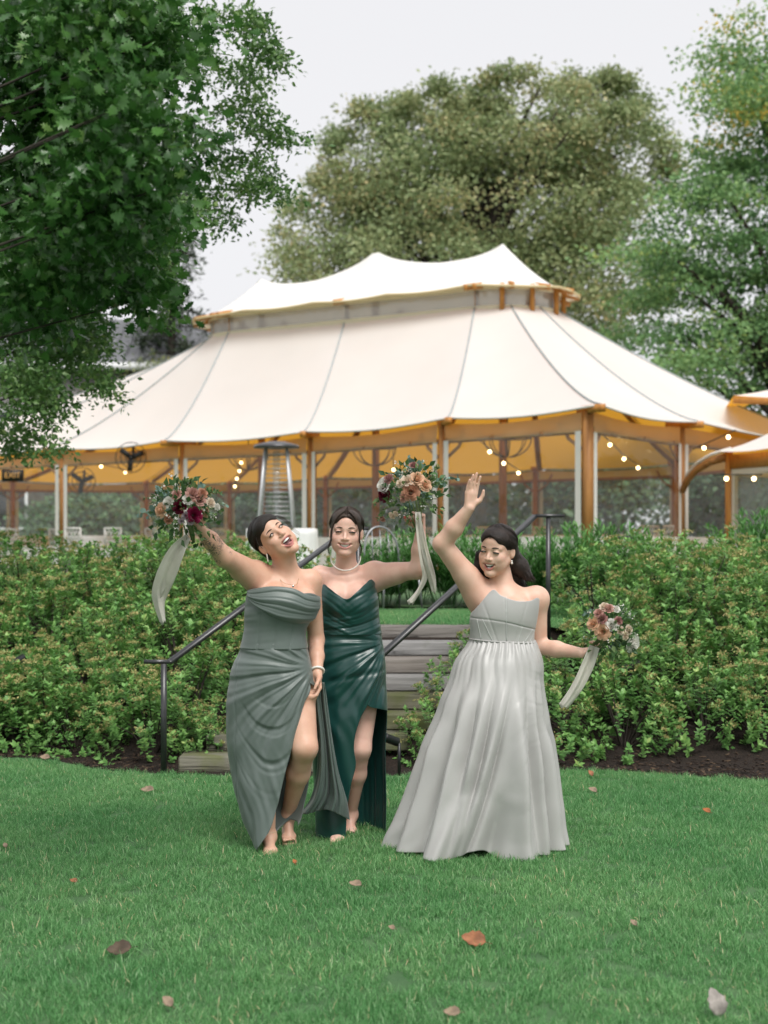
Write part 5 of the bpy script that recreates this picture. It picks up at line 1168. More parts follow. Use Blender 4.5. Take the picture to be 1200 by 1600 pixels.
for g,wd in((-1,1.0),(1,.95)):
    for j in range(7):
        o=RNG.normal(0,.0022,3);lock(mb,HB,np.array([(g*.004,.074,.110),(g*.034,.086,.082),(g*.055*wd,.076,.045),(g*.066,.064,.0),(g*.067,.062,-.045),(g*.078,.056,-.085),(g*.070,.056,-.108-.004*j)])+o,.0024,.0005,5,.8,18)
put(mb,'loose_strands',M_hB,hB,True,BO)
mb=MB();t=np.linspace(-.12,np.pi+.12,46)
for a in t:
    q=P(540+23*math.cos(a),872+19*math.sin(a),7.60);q[1]=7.63-.080*max(0,math.sin(a))**.6;q[2]-=.0
    mb.ball(q,.0042,8)
put(mb,'pearl_necklace',M_pearl,Bp,True,BO)
for g in(-1,1): put(MB().ball(HB.w((g*.083,.004,-.040)),.0048,8),'earring',M_pearl,Bp,True,BO)
M_dB=satin('dark_green_satin',(0.0065,0.045,0.039),(0.0085,0.052,0.046),.30,.55,.12)
LB_=Loft([(900,505,584,7.62,.11),(915,498,586,7.61,.150),(940,496,590,7.60,.170),(970,494,592,7.60,.145),(1000,491,597,7.60,.140),(1030,488,602,7.60,.158),(1070,486,604,7.60,.170),(1110,485,605,7.60,.175),(1180,488,602,7.60,.18),(1250,492,602,7.60,.185),(1303,495,601,7.60,.19)])
topB=lambda px:interp([494,498,504,515,530,542,556,570,583,588,592],[930,922,913,917,928,934,925,913,906,913,922],px)
nu,nv=200,60;th=(np.linspace(-np.pi*1.5,np.pi*.5,nu)[None,:]+np.pi)%(2*np.pi)-np.pi;v=np.linspace(0,1,nv)[:,None]
px0=LB_.px(th,np.full_like(th,925.));tp=np.where(np.sin(th)<0,topB(px0),np.where(px0>545,918,922));tp=tp*sstep(-.02,.02,-np.sin(th))+920*(1-sstep(-.02,.02,-np.sin(th)))
PYb=tp*(1-v)+990*v
def dispB0(px,py,th):
    fr=sstep(.1,-.3,np.sin(th));wv=nsx(px,py,45,30,11)
    left=.0050*ridge(((py-918)-.62*(px-545))/5.2+wv*1.2)*sstep(560,535,px);right=.0050*ridge(((py-918)+.60*(px-545))/5.2+wv)*sstep(528,552,px)*(1-sstep(948,966,py))
    low=.0045*ridge((py-960+.22*(px-545)+.004*(px-545)**2)/4.6+wv)*sstep(945,965,py)
    fold=.006*np.exp(-((py-936-.65*(545-px)*-1*.9)/3.5)**2)*(px>520)*(px<575)
    return fr*(left+right+low)+.002
build_sheet(sheet(np.broadcast_to(th,PYb.shape),PYb,LB_,dispB0),'bodice',M_dB,Bp,False,.003)
edgeB=lambda py:interp([980,1060,1098,1115,1130,1160,1187,1216,1245,1303],[598,592,574,565,559,554,557,550,545,541],py)
nu,nv=220,180;v=np.linspace(0,1,nv)[:,None];u=np.linspace(0,1,nu)[None,:];PYs=984+(1301-984)*v+0*u
the=LB_.th(edgeB(PYs[:,:1]),PYs[:,:1]);gap=(np.maximum(0.05,.10-the))*sstep(1096,1114,PYs[:,:1]);THs=the-u*(2*np.pi-gap-1e-3)
def dispB(px,py,th):
    fr=sstep(.2,-.3,np.sin(th));dx,dy=602-px,py-1002;ph=np.arctan2(dy,np.maximum(dx,0)+4);rho=np.hypot(dx,dy);wv=nsx(px,py,50,55,13)
    f1=.010*ridge(ph*12+wv*1.1)*sstep(5,30,rho)*(1-sstep(80,150,rho));f2=.010*ridge((px-.30*(py-1150)-520)/13+wv*1.3)*sstep(1060,1130,py)
    f3=.006*nsx(px,py,26,18,8)*sstep(1010,1050,py)*(1-sstep(1090,1130,py))-.007*np.exp(-((py-1052-.18*(560-px))/5)**2)*sstep(500,520,px);f4=.004*nsx(px,py,14,60,15)
    side=.012*ridge(th*7)*sstep(1150,1260,py)*(1-fr)
    return (fr*(f1+f2+f3+f4)+side)*sstep(984,1000,py)+.001
build_sheet(sheet(THs,PYs,LB_,dispB),'skirt',M_dB,Bp,False,.003)
M_sandB=mat('nude_strap',(0.58,0.38,0.30),.4);sandal(Bp,a1,t1,M_sandB,.02);sandal(Bp,a2,t2,M_sandB,.02)
# ------------------------------------------------------------------ woman in the silver ball gown
YC=7.31
Cp=empty('person',(P(760,1300,YC)[0],YC,0.0),'dark-haired woman in strapless silver ball gown, open hand raised, looking down aside','person');CO=np.array(Cp.location)
HC=Head(P(777,859,7.33),(-.50,-.84,-.12),(.10,-.06,1),1.04);opC,smC,wC=.62,1.3,.034
nb=P(788,921,7.36);sR=P(752,931,7.36);sL=P(838,936,7.37);eR=P(691,850,7.28);wR=P(733,794,7.20);eL=P(841,1010,7.40);wL=P(905,1020,7.24)
prC=head_prims(HC,opC,smC,wC)
prC+=[Cap(HC.w((0,-.030,-.060)),nb+[0,.02,0],.048,.055,.03),Cap(HC.w((0,.0,-.085)),nb+[0,-.01,-.01],.034,.043,.04)]
prC+=[Cap(nb+[0,.02,-.03],sR,.046,.052,.05),Cap(nb+[0,.02,-.03],sL,.046,.052,.05),Ell(P(792,958,7.34),(.136,.098,.13),.05),Ell(P(786,985,7.33),(.128,.095,.12),.05),Ell(P(785,1010,7.33),(.122,.095,.12),.06),Ell(P(783,1070,7.33),(.165,.12,.13),.06),
      Ell(P(771,955,7.262),(.066,.068,.068),.04),Ell(P(812,957,7.262),(.066,.068,.068),.04)]
prC+=[Cap(nb+[-.018,-.052,-.028],sR+[.03,-.03,.012],.009,.011,.028),Cap(nb+[.018,-.052,-.028],sL+[-.03,-.03,.012],.009,.011,.028)]
prC+=[Ell(sR+[-.012,0,.012],(.064,.062,.066),.05),Cap(sR,eR,.068,.047,.035),Cap(sR+[.0,.01,-.07],(sR+eR)/2+[.02,.01,-.03],.048,.044,.05),Cap(eR,eR*.55+wR*.45,.046,.044,.02),Cap(eR*.55+wR*.45,wR,.044,.0275,.02),
      Ell(sL,(.056,.058,.058),.045),Cap(sL,eL,.056,.046,.035),Cap(eL,eL*.55+wL*.45,.044,.041,.02),Cap(eL*.55+wL*.45,wL,.041,.027,.02)]
hp,_=hand_prims(wR,(.14,-.02,1),(.45,-.88,.05),(.9,.45,-.15),[(.10,.12,.1),(.06,.08,.08),(.08,.10,.08),(.14,.14,.12)],(.25,.15),.97,.05);prC+=hp
hp,_=hand_prims(wL,(.96,-.20,.10),(.05,-.55,.8),(.2,-.6,.5),[(.9,1.2,.8),(.95,1.25,.8),(1.0,1.3,.8),(1.05,1.3,.8)],(.7,.6),.95);prC+=hp
for g,x in((0,770),(1,795)):
    h=P(x,1075,7.33);k=P(x+2,1180,7.25);a=P(x,1295,7.33);prC+=[Cap(h,k,.088,.060,.05),Cap(k,a,.054,.032,.03)]+foot_prims(a,np.array([a[0],a[1]-.13,.02]))
skC=(0.70,0.460,0.352)
V,F=sdf_mesh(prC,.0043,(P(675,800,7.3)[0],7.0,-.01),(P(950,800,7.3)[0],7.60,P(540,728,7.3)[2]))
C=paint(V,skC,HC,opC,smC,wC,(0.56,0.22,0.19),(0.66,0.30,0.24),.4)
obj('body',mk_mesh('body',V-CO,F,True,{'Col':C}),skin_mat('skin_light',skC),Cp)
face_parts(Cp,HC,opC,smC,wC,.35,(-.002,-.001),brow=(.022,.014,.010),lid=.5)
M_hC=hair_mat('hair_near_black',(0.012,0.009,0.008),(0.030,0.020,0.016))
W=HC.w;s_=HC.sc
hp=[Ell(W((0,-.024,.037)),np.array((.084,.100,.091))*s_,.02,HC.R),Ell(W((0,-.060,-.02)),np.array((.080,.065,.08))*s_,.03,HC.R),
    Ell(W((0,.034,.060)),np.array((.070,.064,.053))*s_,.02,HC.R),Ell(W((0,.118,-.026)),np.array((.066,.080,.108))*s_,.008,HC.R,'s'),
    Ell(W((.085,.012,-.018)),np.array((.03,.020,.034))*s_,.01,HC.R,'s')]
long=[(P(796,868,7.40),P(812,885,7.40),P(824,900,7.385),.055,.045,.028),(P(785,870,7.44),P(798,895,7.45),P(812,912,7.44),.06,.05,.03),(P(760,872,7.44),P(755,890,7.43),P(757,908,7.40),.045,.035,.022),(P(752,868,7.40),P(748,885,7.39),P(752,900,7.37),.028,.024,.014)]
for a,b,c,r0,r1,r2 in long: hp+=[Cap(a,b,r0,r1,.02),Cap(b,c,r1,r2,.02)]
hp+=[Cap(nb+[-.01,-.06,-.05],W((0,.03,-.09)),.052,.055,.008,None,'s')]
V,F=sdf_mesh(hp,.004,HC.o+[-.25,-.2,-.3],HC.o+[.28,.25,.2]);hC=obj('hair',mk_mesh('hair',V-CO,F,True),M_hC,Cp);mb=MB();swept(HC,mb,7,2.3,-.15,ph0=.34,part=-.10,end=lambda g,s1:(g*.05,-.09,-.06))
rr=np.random.default_rng(12)
for a,b,c,r0,r1,r2 in long:
    for k in range(60):
        d=nrm(rr.normal(size=3))*[1,1,.4];q=[HC.l(a+d*r0*.95+[0,0,.02]),HC.l(b+d*r1*1.0),HC.l(c+d*r2*1.05),HC.l(c+d*r2*1.3+[.012*(1 if c[0]>P(770,0,7.4)[0] else -1),0,-.012-.022*rr.random()])]
        lock(mb,HC,q,.0034*rr.uniform(.6,1.1),.0006,5,.7,12)
put(mb,'hair_strands',M_hC,hC,True,CO)
put(MB().ball(W((.080,.006,-.046)),.005,8).ball(W((.081,.006,-.056)),.0062,8),'earring',M_pearl,Cp,True,CO)
mb=MB();hc=P(805,842,7.36)
for k in range(9): mb.ball(hc+rr.normal(0,.008,3)*[.6,1,1.4],.0045,6)
put(mb,'hair_clip',M_pearl,Cp,True,CO)
# gown: boned bodice, gathered full skirt
M_dC=satin('silver_satin',(0.405,0.402,0.390),(0.43,0.427,0.415),.36,.5,.15);M_dCb=satin('silver_satin_bodice',(0.405,0.402,0.390),(0.43,0.427,0.415),.45,.45,.2);M_pipe=mat('silver_piping',(0.52,0.54,0.52),.4)
LC=Loft([(915,750,842,7.32,.125),(940,741,842,7.31,.142),(965,735,839,7.31,.145),(990,735,834,7.31,.130),(1008,735,834,7.31,.128)],2.2)
topC=lambda px:interp([733,738,746,758,775,800,825,838,843],[966,958,944,922,929,937,937,934,938],px)
nu,nv=190,60;th=(np.linspace(-np.pi*1.5,np.pi*.5,nu)[None,:]+np.pi)%(2*np.pi)-np.pi;v=np.linspace(0,1,nv)[:,None]
px0=LC.px(th,np.full_like(th,950.));fr=sstep(-.03,.05,-np.sin(th));tp=topC(px0)*fr+np.where(px0>788,942,962)*(1-fr);PYb=tp*(1-v)+1003*v
hseam=lambda px:interp([733,760,787,815,840],[964,966,970,977,984],px)
def dispC0(px,py,th):
    f=sstep(.1,-.3,np.sin(th));s=-.004*np.exp(-((py-hseam(px))/1.0)**2)
    for c,sl in((787,0.02),(762,.35),(812,-.30)): s=s-.003*np.exp(-((px-c-sl*(py-965))/1.0)**2)
    return f*(s+.0022*nsx(px,py,26,20,3))
build_sheet(sheet(np.broadcast_to(th,PYb.shape),PYb,LC,dispC0),'bodice',M_dCb,Cp,False,.003)
for (x0,y0,x1,y1) in((744,966,750,996),(752,966,767,999),(787,930,788,1000),(812,978,805,1001),(829,982,816,1001),(834,983,824,1002)):
    t=np.linspace(0,1,12);pxs=x0+(x1-x0)*t;pys=y0+(y1-y0)*t;put(MB().tube(LC.pt(LC.th(pxs,pys),pys,.0025),.0016,5),'boning_seam',M_pipe,Cp,True,CO)
LS=Loft([(1000,735,834,7.31,.130),(1010,729,838,7.31,.155),(1028,716,845,7.31,.185),(1060,703,848,7.31,.225),(1100,688,851,7.30,.265),(1150,673,856,7.30,.295),(1200,656,862,7.30,.315),(1250,637,868,7.30,.33),(1290,620,874,7.30,.34),(1321,606,879,7.30,.345)],2.0)
nu,nv=330,210;v=np.linspace(0,1,nv)[:,None]**1.0;u=np.linspace(0,1,nu)[None,:];TH=-np.pi*1.5+u*2*np.pi
hem=1320-15*np.exp(-(((TH+np.pi*.5)-(-.02))/.20)**2)-4*np.cos(TH*3+1);PYs=1000+(hem-1000)*v
folds=[(-2.60,.17,.075,.10),(-2.17,.13,.085,.05),(-1.88,.10,.080,-.20),(-1.62,.09,.060,-.42),(-1.13,.15,.085,.12),(-.80,.10,.075,.04),(-.50,.12,.060,.05),(-.15,.15,.05,0),(-3.0,.14,.055,0)]
def dispC(px,py,th):
    t=np.clip((py-1000)/320,0,1);d=0.0;thx=np.where(th<-np.pi,th+2*np.pi,th)
    wv=nsx(px,py,70,90,21)
    d=d+.0065*ridge_sharp(th*34+wv*.6)*np.exp(-((t-.02)/.05)**2)+.008*ridge(th*9+.8+wv*1.8)*np.exp(-((t-.12)/.10)**2)
    g=sstep(.10,.65,t)
    for c,w_,a,dr in folds:
        x=thx-(c+dr*(t-.5)*1.3);x=(x+np.pi)%(2*np.pi)-np.pi;d=d+a*g*(np.exp(-np.abs(x/w_)**1.6)-.5*np.exp(-((x-1.6*w_)/(.5*w_))**2))
    d=d+.010*sstep(.15,.5,t)*ridge(thx*4.2+t*2.0+wv*1.6)+.007*nsx(px,py,24,34,5)*sstep(.1,.3,t)*sstep(-.2,.5,nsx(px,py,60,60,31))-.004*np.maximum(0,ridge((py-1190+.9*(px-790))/9+wv*2))*np.exp(-((px-812)/26)**2-((py-1150)/70)**2)-.004*np.maximum(0,ridge((py-1090-.5*(px-830))/8+wv*2))*np.exp(-((px-832)/16)**2-((py-1070)/40)**2)
    d=d-.075*np.exp(-((thx+1.45-.25*(1-t))/.13)**2)*sstep(.62,1.0,t)
    return d-.02*g
build_sheet(sheet(TH+0*v,PYs,LS,dispC),'skirt',M_dC,Cp,False,.003)
put(MB().tube(LC.pt(np.linspace(-np.pi,np.pi,60),1000.5+3*np.cos(np.linspace(-np.pi,np.pi,60)),.004),.0035,5,False),'waist_seam',M_dCb,Cp,True,CO)
# ================================================================== BOUQUETS
def rose_mesh(seed):
    r=np.random.default_rng(seed);mb=MB();u=np.linspace(-1,1,6);v=np.linspace(0,1,5)
    for wh,(n,rad,ht,tilt,wd) in enumerate([(3,.10,.95,.05,.55),(4,.26,.92,.22,.75),(5,.46,.84,.48,.85),(6,.68,.70,.85,.95),(7,.86,.50,1.20,.95)]):
        for k in range(n):
            a=2*np.pi*(k+.5*(wh%2)+r.uniform(-.15,.15))/n;U,Vv=np.meshgrid(u,v);ang=U*wd*.9*(.55+.45*np.sin(np.pi*np.clip(Vv*.8+.15,0,1)))
            rr=rad*.35+rad*.75*Vv**(.6+.5*tilt)+.10*tilt*Vv**4;zz=-.35+(ht+.35)*Vv*(1-.30*tilt*Vv**2)+.04*r.normal()
            zz=zz-.06*np.abs(U)**2*Vv
            mb.grid(np.stack([rr*np.cos(a+ang/np.maximum(rad*1.2,.35)*.6),rr*np.sin(a+ang/np.maximum(rad*1.2,.35)*.6),zz],-1))
    return mb
def petal_mat(name,c,c2=None): return mat(name,c,.55,col2=c2 or tuple(np.array(c)*.72),scale=25,detail=2,trans=.32,spec=.25)
PET={k:petal_mat('petal_'+k,c) for k,c in dict(burgundy=(.12,.008,.025),magenta=(.28,.015,.07),dusty=(.66,.39,.33),terracotta=(.62,.33,.22),peach=(.90,.60,.41),cream=(.90,.77,.63),white=(.90,.88,.82),mauve=(.46,.24,.22),lavender=(.55,.45,.50)).items()}
ROSE={};
def rose(parent,off,pos,rad,col,dirv,seed):
    if col not in ROSE: me=rose_mesh(len(ROSE)*7+5).mesh('rose',True);me.materials.append(PET[col]);ROSE[col]=me
    o=bpy.data.objects.new('rose',ROSE[col]);link(o,parent);q=Vector(dirv).to_track_quat('Z','Y');o.rotation_euler=(q@Matrix.Rotation(seed*1.7,3,'Z').to_quaternion()).to_euler();o.scale=(rad,)*3;o.location=np.asarray(pos)-off
M_euc=mat('eucalyptus_leaf',(.20,.31,.26),.6,col2=(.14,.24,.19),scale=20,trans=.2);M_grn=mat('bouquet_green',(.06,.15,.045),.5,trans=.25,ramp=[(0,(.03,.085,.028)),(.6,(.085,.18,.06)),(1,(.20,.29,.11))]);M_stem=mat('flower_stem',(.12,.18,.06),.6)
M_silk=mat('ivory_silk',(.82,.80,.73),.45,trans=.40,sheen=.2,col2=(.72,.70,.63),scale=12)
def bouquet(label,cpx,cpy,Y,rpx,stem_end,roses,sprigs,ribbons,seed,nfill=420):
    c=P(cpx,cpy,Y);R=rpx*Y/FPX;off=P(*stem_end);e=empty('bouquet',off,label,'bouquet');r=np.random.default_rng(seed);axis=nrm(c-off)
    for k,(px,py,rp,col) in enumerate(roses):
        q=P(px,py,Y);d=q-c;dd=np.hypot(d[0],d[2]);dep=-math.sqrt(max(.05,1-(dd/(R*1.25))**2))*R*.85;pos=c+np.array([d[0],dep,d[2]]);pos*= (1.0);dirv=nrm(np.array([d[0]*1.0,-R*.9,d[2]*1.0+R*.15]))
        pos=P(px,py,Y+dep);rose(e,off,pos-dirv*rp*Y/FPX*.3,rp*Y/FPX,col,dirv,k+seed)
    # leafy filler through the dome
    n=nfill;d=nrm(r.normal(size=(n,3))+axis*.55);pos=c+d*R*r.uniform(.35,1.14,(n,1))-axis*R*.18;X,Yd,Z=frames(nrm(d+r.normal(size=(n,3))*.5),None,r);V,F=scatter(LEAF_V,LEAF_F,pos-off,X,Yd,Z,r.uniform(.022,.050,n))
    o=obj('leafy_filler',mk_mesh('leafy_filler',V,F,False,{'shade':np.repeat(r.random(n),5)}),M_grn,e,kind='stuff')
    # back of the dome, away from the camera, small blooms
    n=150;d=nrm(r.normal(size=(n,3))+axis*.4);pos=c+d*R*r.uniform(.85,1.05,(n,1));cl=pos[r.integers(0,26,n)]+r.normal(size=(n,3))*.010;X,Yd,Z=frames(r.normal(size=(n,3)),None,r);V,F=scatter(DIA_V*[1.7,1,1],DIA_F,cl-off,X,Yd,Z,r.uniform(.006,.013,n))
    obj('small_blossoms',mk_mesh('small_blossoms',V,F),PET['white'],e,kind='stuff')
    for k,(x0,y0,x1,y1,kind) in enumerate(sprigs):
        a=P(x0,y0,Y+r.uniform(-.5,.2)*R);b=P(x1,y1,Y+r.uniform(-.6,.6)*R);mid=(a+b)/2+np.array([0,0,.012]);S=MB();pts=interp([0,.5,1],np.array([a,mid,b]),np.linspace(0,1,9))-off;S.tube(pts,np.linspace(.0022,.0012,9),5);so=S.build('eucalyptus_sprig' if kind=='e' else 'fern_sprig',M_stem,e,True)
        m=11 if kind=='e' else 46;t=np.linspace(.15,1,m) if kind=='e' else r.uniform(.1,1,m);bp=interp([0,.5,1],np.array([a,mid,b]),t)-off;ax=nrm(b-a);side=nrm(r.normal(size=(m,3)));d=nrm(side-ax*np.sum(side*ax,1,keepdims=True)+ax*.5)
        up=r.normal(size=(m,3))+np.array([0,-1.0,.4]);X,Yd,Z=frames(d,up,r)
        if kind=='e': V,F=scatter(np.array([[0,0,0],[-.38,.25,.05],[-.46,.6,.06],[-.2,.95,.02],[.2,.95,.02],[.46,.6,.06],[.38,.25,.05]]),np.array([[0,6,5,4,3,2,1]]),bp,X,Yd,Z,r.uniform(.026,.044,m)*np.linspace(1.1,.7,m));obj('leaves',mk_mesh('leaves',V,F),M_euc,so)
        else: V,F=scatter(LEAF_V*[.8,1,1],LEAF_F,bp,X,Yd,Z,r.uniform(.012,.024,m));obj('leaves',mk_mesh('leaves',V,F,False,{'shade':np.repeat(r.random(m)*.6+.4,5)}),M_grn,so,kind='stuff')
    S=MB()
    for k in range(13):
        j=r.normal(size=3)*.008;q0=off+j*1.6-axis*.0;q1=c-axis*R*.3+j*3.0;S.tube(np.stack([q0,q0*.5+q1*.5+j*.3,q1])-off,.0032,5)
    S.build('stems',M_stem,e,True)
    for (cl,ws,ph) in ribbons:
        cl=np.array(cl,float);t=np.linspace(0,1,34);k=np.linspace(0,1,len(cl));q=interp(k,cl,t);w=interp(k,np.array(ws,float),t);tan=nrm(np.gradient(q[:,:2],axis=0));nx=np.stack([-tan[:,1],tan[:,0]],1);u=np.linspace(-.5,.5,11)
        G=[]
        for i in range(34):
            row=[]
            for uu in u:
                yy=q[i,2]+(.016*math.sin(uu*6+ph+t[i]*5)+.006*math.sin(uu*17+ph*2+t[i]*3))*min(1,w[i]/14)+.02*math.sin(t[i]*4+ph)*t[i];row.append(P(q[i,0]+nx[i,0]*uu*w[i],q[i,1]+nx[i,1]*uu*w[i]+(3.0*math.sin(uu*7+ph) if i==33 else 0),yy)-off)
            G.append(row)
        o=obj('ribbon',mk_mesh('ribbon',np.array(G).reshape(-1,3),grid_faces(34,11),True),M_silk,e);md=o.modifiers.new('thickness','SOLIDIFY');md.thickness=.0012
    return e
bouquet('bouquet of burgundy and dusty roses with eucalyptus held high by the tattooed arm',286,795,6.88,50,(298,843,6.90),
  [(280,792,11,'burgundy'),(304,805,13,'magenta'),(312,779,12,'dusty'),(302,770,12,'dusty'),(250,797,12,'peach'),(262,784,10,'white'),(294,780,9,'white'),(317,770,9,'terracotta'),(330,785,8,'cream'),(262,812,8,'terracotta'),(275,772,9,'dusty'),(290,806,7,'lavender'),(298,815,6,'lavender'),(283,815,5,'lavender'),(340,792,6,'white')],
  [(275,800,218,803,'e'),(290,780,283,752,'f'),(270,785,224,778,'f'),(300,780,314,758,'e'),(310,790,352,788,'e'),(300,790,348,800,'f'),(280,800,256,832,'f'),(285,805,272,842,'f'),(262,790,232,806,'e'),(268,800,266,790,'e'),(300,775,296,750,'f'),(310,800,338,812,'f'),(270,780,246,766,'e'),(275,812,248,822,'f'),(320,775,345,770,'f')],
  [([(294,838,6.86),(276,862,6.84),(261,895,6.86),(250,925,6.90),(249,945,6.92),(255,974,6.93)],[10,24,30,26,17,9],.4),([(293,840,6.89),(270,868,6.90),(254,905,6.92),(245,938,6.93)],[8,18,22,6],2.0)],11)
bouquet('bouquet of peach and terracotta roses with a burgundy bloom held up beside a pavilion post',644,765,7.42,48,(654,826,7.40),
  [(642,768,14,'terracotta'),(665,757,11,'peach'),(652,747,12,'peach'),(636,750,10,'cream'),(599,773,12,'burgundy'),(598,758,13,'white'),(606,748,9,'mauve'),(646,726,7,'mauve'),(625,755,7,'cream'),(597,811,6,'dusty'),(612,806,6,'cream'),(618,803,5,'cream'),(630,778,7,'dusty')],
  [(650,750,637,716,'e'),(670,760,715,747,'e'),(640,750,622,740,'e'),(660,770,672,782,'e'),(620,780,590,812,'f'),(640,785,634,795,'e'),(670,755,686,728,'f'),(665,765,700,752,'f'),(610,770,584,790,'f'),(660,780,662,795,'f'),(645,745,660,722,'e'),(640,745,650,730,'e')],
  [([(653,800,7.33),(656,840,7.32),(662,878,7.33),(664,900,7.35),(655,922,7.37),(640,943,7.38)],[9,9,11,9,7,10],.3),([(655,812,7.34),(664,862,7.34),(674,900,7.36),(679,926,7.37)],[6,12,13,6],1.6)],12)
bouquet('bouquet of peach, mauve and white roses held low against the right bank of shrubs',955,983,7.12,42,(921,1024,7.18),
  [(942,987,13,'peach'),(926,974,11,'peach'),(940,966,9,'mauve'),(951,950,9,'dusty'),(944,947,8,'cream'),(956,976,10,'white'),(967,969,7,'mauve'),(990,1007,14,'white'),(983,984,8,'cream'),(963,951,7,'white'),(935,957,8,'dusty'),(978,995,6,'cream'),(970,985,7,'cream')],
  [(940,965,914,958,'e'),(975,985,1000,978,'f'),(970,1000,985,1028,'f'),(960,1000,968,1024,'f'),(980,995,1008,1005,'f'),(950,1000,945,1015,'f'),(965,1000,958,1012,'e')],
  [([(929,1010,7.10),(918,1040,7.08),(900,1076,7.09),(879,1105,7.12)],[16,19,18,15],.6)],13,340)

# ================================================================== PAVILION CONTENTS, TERRACE
M_iron=mat('black_iron',(.02,.018,.016),.5);M_bulb=mat('warm_bulb',(1,.8,.5),.3,emit=(1.0,.72,.36),estr=5.0);M_steel=mat('brushed_steel',(.62,.63,.64),.4,metal=.5);M_cloth=mat('white_tablecloth',(.80,.80,.79),.8,col2=(.74,.74,.73),scale=3,sheen=.2);M_grill=mat('heater_grille',(.5,.5,.5),.4,metal=.5);M_glassy=vinyl('heater_glass',(.85,.87,.88),.12,.05)
M_chairw=mat('whitewashed_wood',(.62,.60,.57),.7)
# chandeliers
for px,py,Y,rw,s in((585,703,33.2,.50,'hanging left of the raised bouquet'),(793,688,31.0,.52,'hanging above the raised open hand'),(388,712,36.5,.52,'hanging behind the patio heater')):
    c=P(px,py,Y);e=empty('chandelier',c,'black iron basket chandelier '+s,'chandelier','chandeliers in the pavilion');t=np.linspace(0,2*np.pi,25)
    MB().tube(np.stack([rw*np.cos(t),rw*np.sin(t),0*t+.05],1),.018,5,False).build('ring',M_iron,e,True)
    for k in range(8):
        a=k*np.pi/4;q=np.array([(rw*math.cos(b)*math.cos(a),rw*math.cos(b)*math.sin(a),.05-.42*math.sin(b)) for b in np.linspace(0,1.45,8)]);MB().tube(q,.014,4).build('arm',M_iron,e,True)
    MB().tube([(0,0,-.38),(0,0,1.3)],.014,5).build('hanging_rod',M_iron,e,True)
    for k in range(6):
        a=k*np.pi/3+.3;MB().ball((rw*math.cos(a),rw*math.sin(a),.16),(.045,.045,.06),8).build('bulb',M_bulb,e,True)
# string lights along the rafters
for k,(pts,Y0,Y1,s) in enumerate([([(737,684),(765,706),(787,724),(810,739)],27.6,32.0,'behind the raised open hand'),([(932,677),(953,695),(975,717),(997,731)],26.5,31.5,'right of the corner post'),([(381,712),(377,723),(374,736),(370,748),(367,760)],41.0,42.4,'left of the patio heater'),([(1135,748),(1178,748)],25.2,24.7,'under the entry canopy'),([(602,690),(613,692),(615,734)],32.5,34.5,'above the raised bouquet'),([(1100,700),(1138,683)],27.4,27.0,'above the entry canopy arch'),([(120,722),(158,729),(196,738)],36.5,38.5,'by the left fan')]):
    Ys=np.linspace(Y0,Y1,len(pts));q=[P(x,y,Y) for (x,y),Y in zip(pts,Ys)];e=empty('string_light',q[0],'strand of round warm bulbs glowing '+s,'string light','string lights in the pavilion');pp=np.array(q)+[0,0,.07]
    MB().tube(np.concatenate([pp[:1]+(pp[0]-pp[1])*.5,pp,pp[-1:]+(pp[-1]-pp[-2])*.3])-q[0],.012,5).build('cable',M_iron,e,True)
    for b in q: MB().ball(b-q[0],.038,10).build('bulb',M_bulb,e,True)
# fans, exit sign
for px,py,Y,s in((205,715,33.6,'under the eave left of the raised bouquet'),(128,752,36.6,'on the second post from the left')):
    c=P(px,py,Y);e=empty('wall_fan',c,'round black wall fan '+s,'fan','fans in the pavilion');t=np.linspace(0,2*np.pi,21)
    for rr_ in(.36,.24,.12): MB().tube(np.stack([rr_*np.cos(t),0*t-.05,rr_*np.sin(t)],1),.010,4,False).build('guard_ring',M_iron,e,True)
    for k in range(3):
        a=k*2.094+.4;MB().box((.17*math.cos(a),0,.17*math.sin(a)),(.30,.02,.12),np.array([[math.cos(a),0,-math.sin(a)],[0,1,0],[math.sin(a),0,math.cos(a)]])).build('blade',M_iron,e)
    MB().tube([(0,-.08,0),(0,.25,0),(0,.30,.30)],.035,6).build('bracket',M_iron,e,True)
c=P(20,743,36.0);e=empty('exit_sign',c,'small dark exit sign hanging at the left edge of the pavilion','sign');MB().box((0,0,0),(.55,.06,.30)).build('panel',M_iron,e)
fc=bpy.data.curves.new('lettering','FONT');fc.body='EXIT';fc.size=.20;fc.align_x='CENTER';fc.align_y='CENTER';fc.extrude=.004;fo=bpy.data.objects.new('lettering_curve',fc);link(fo)
bpy.context.view_layer.update();lm=bpy.data.meshes.new_from_object(fo.evaluated_get(bpy.context.evaluated_depsgraph_get()));bpy.data.objects.remove(fo)
lo=obj('lettering',lm,mat('exit_letters',(.65,.35,.10),.6),e);lo.location=(0,-.036,0);lo.rotation_euler=(math.pi/2,0,0)
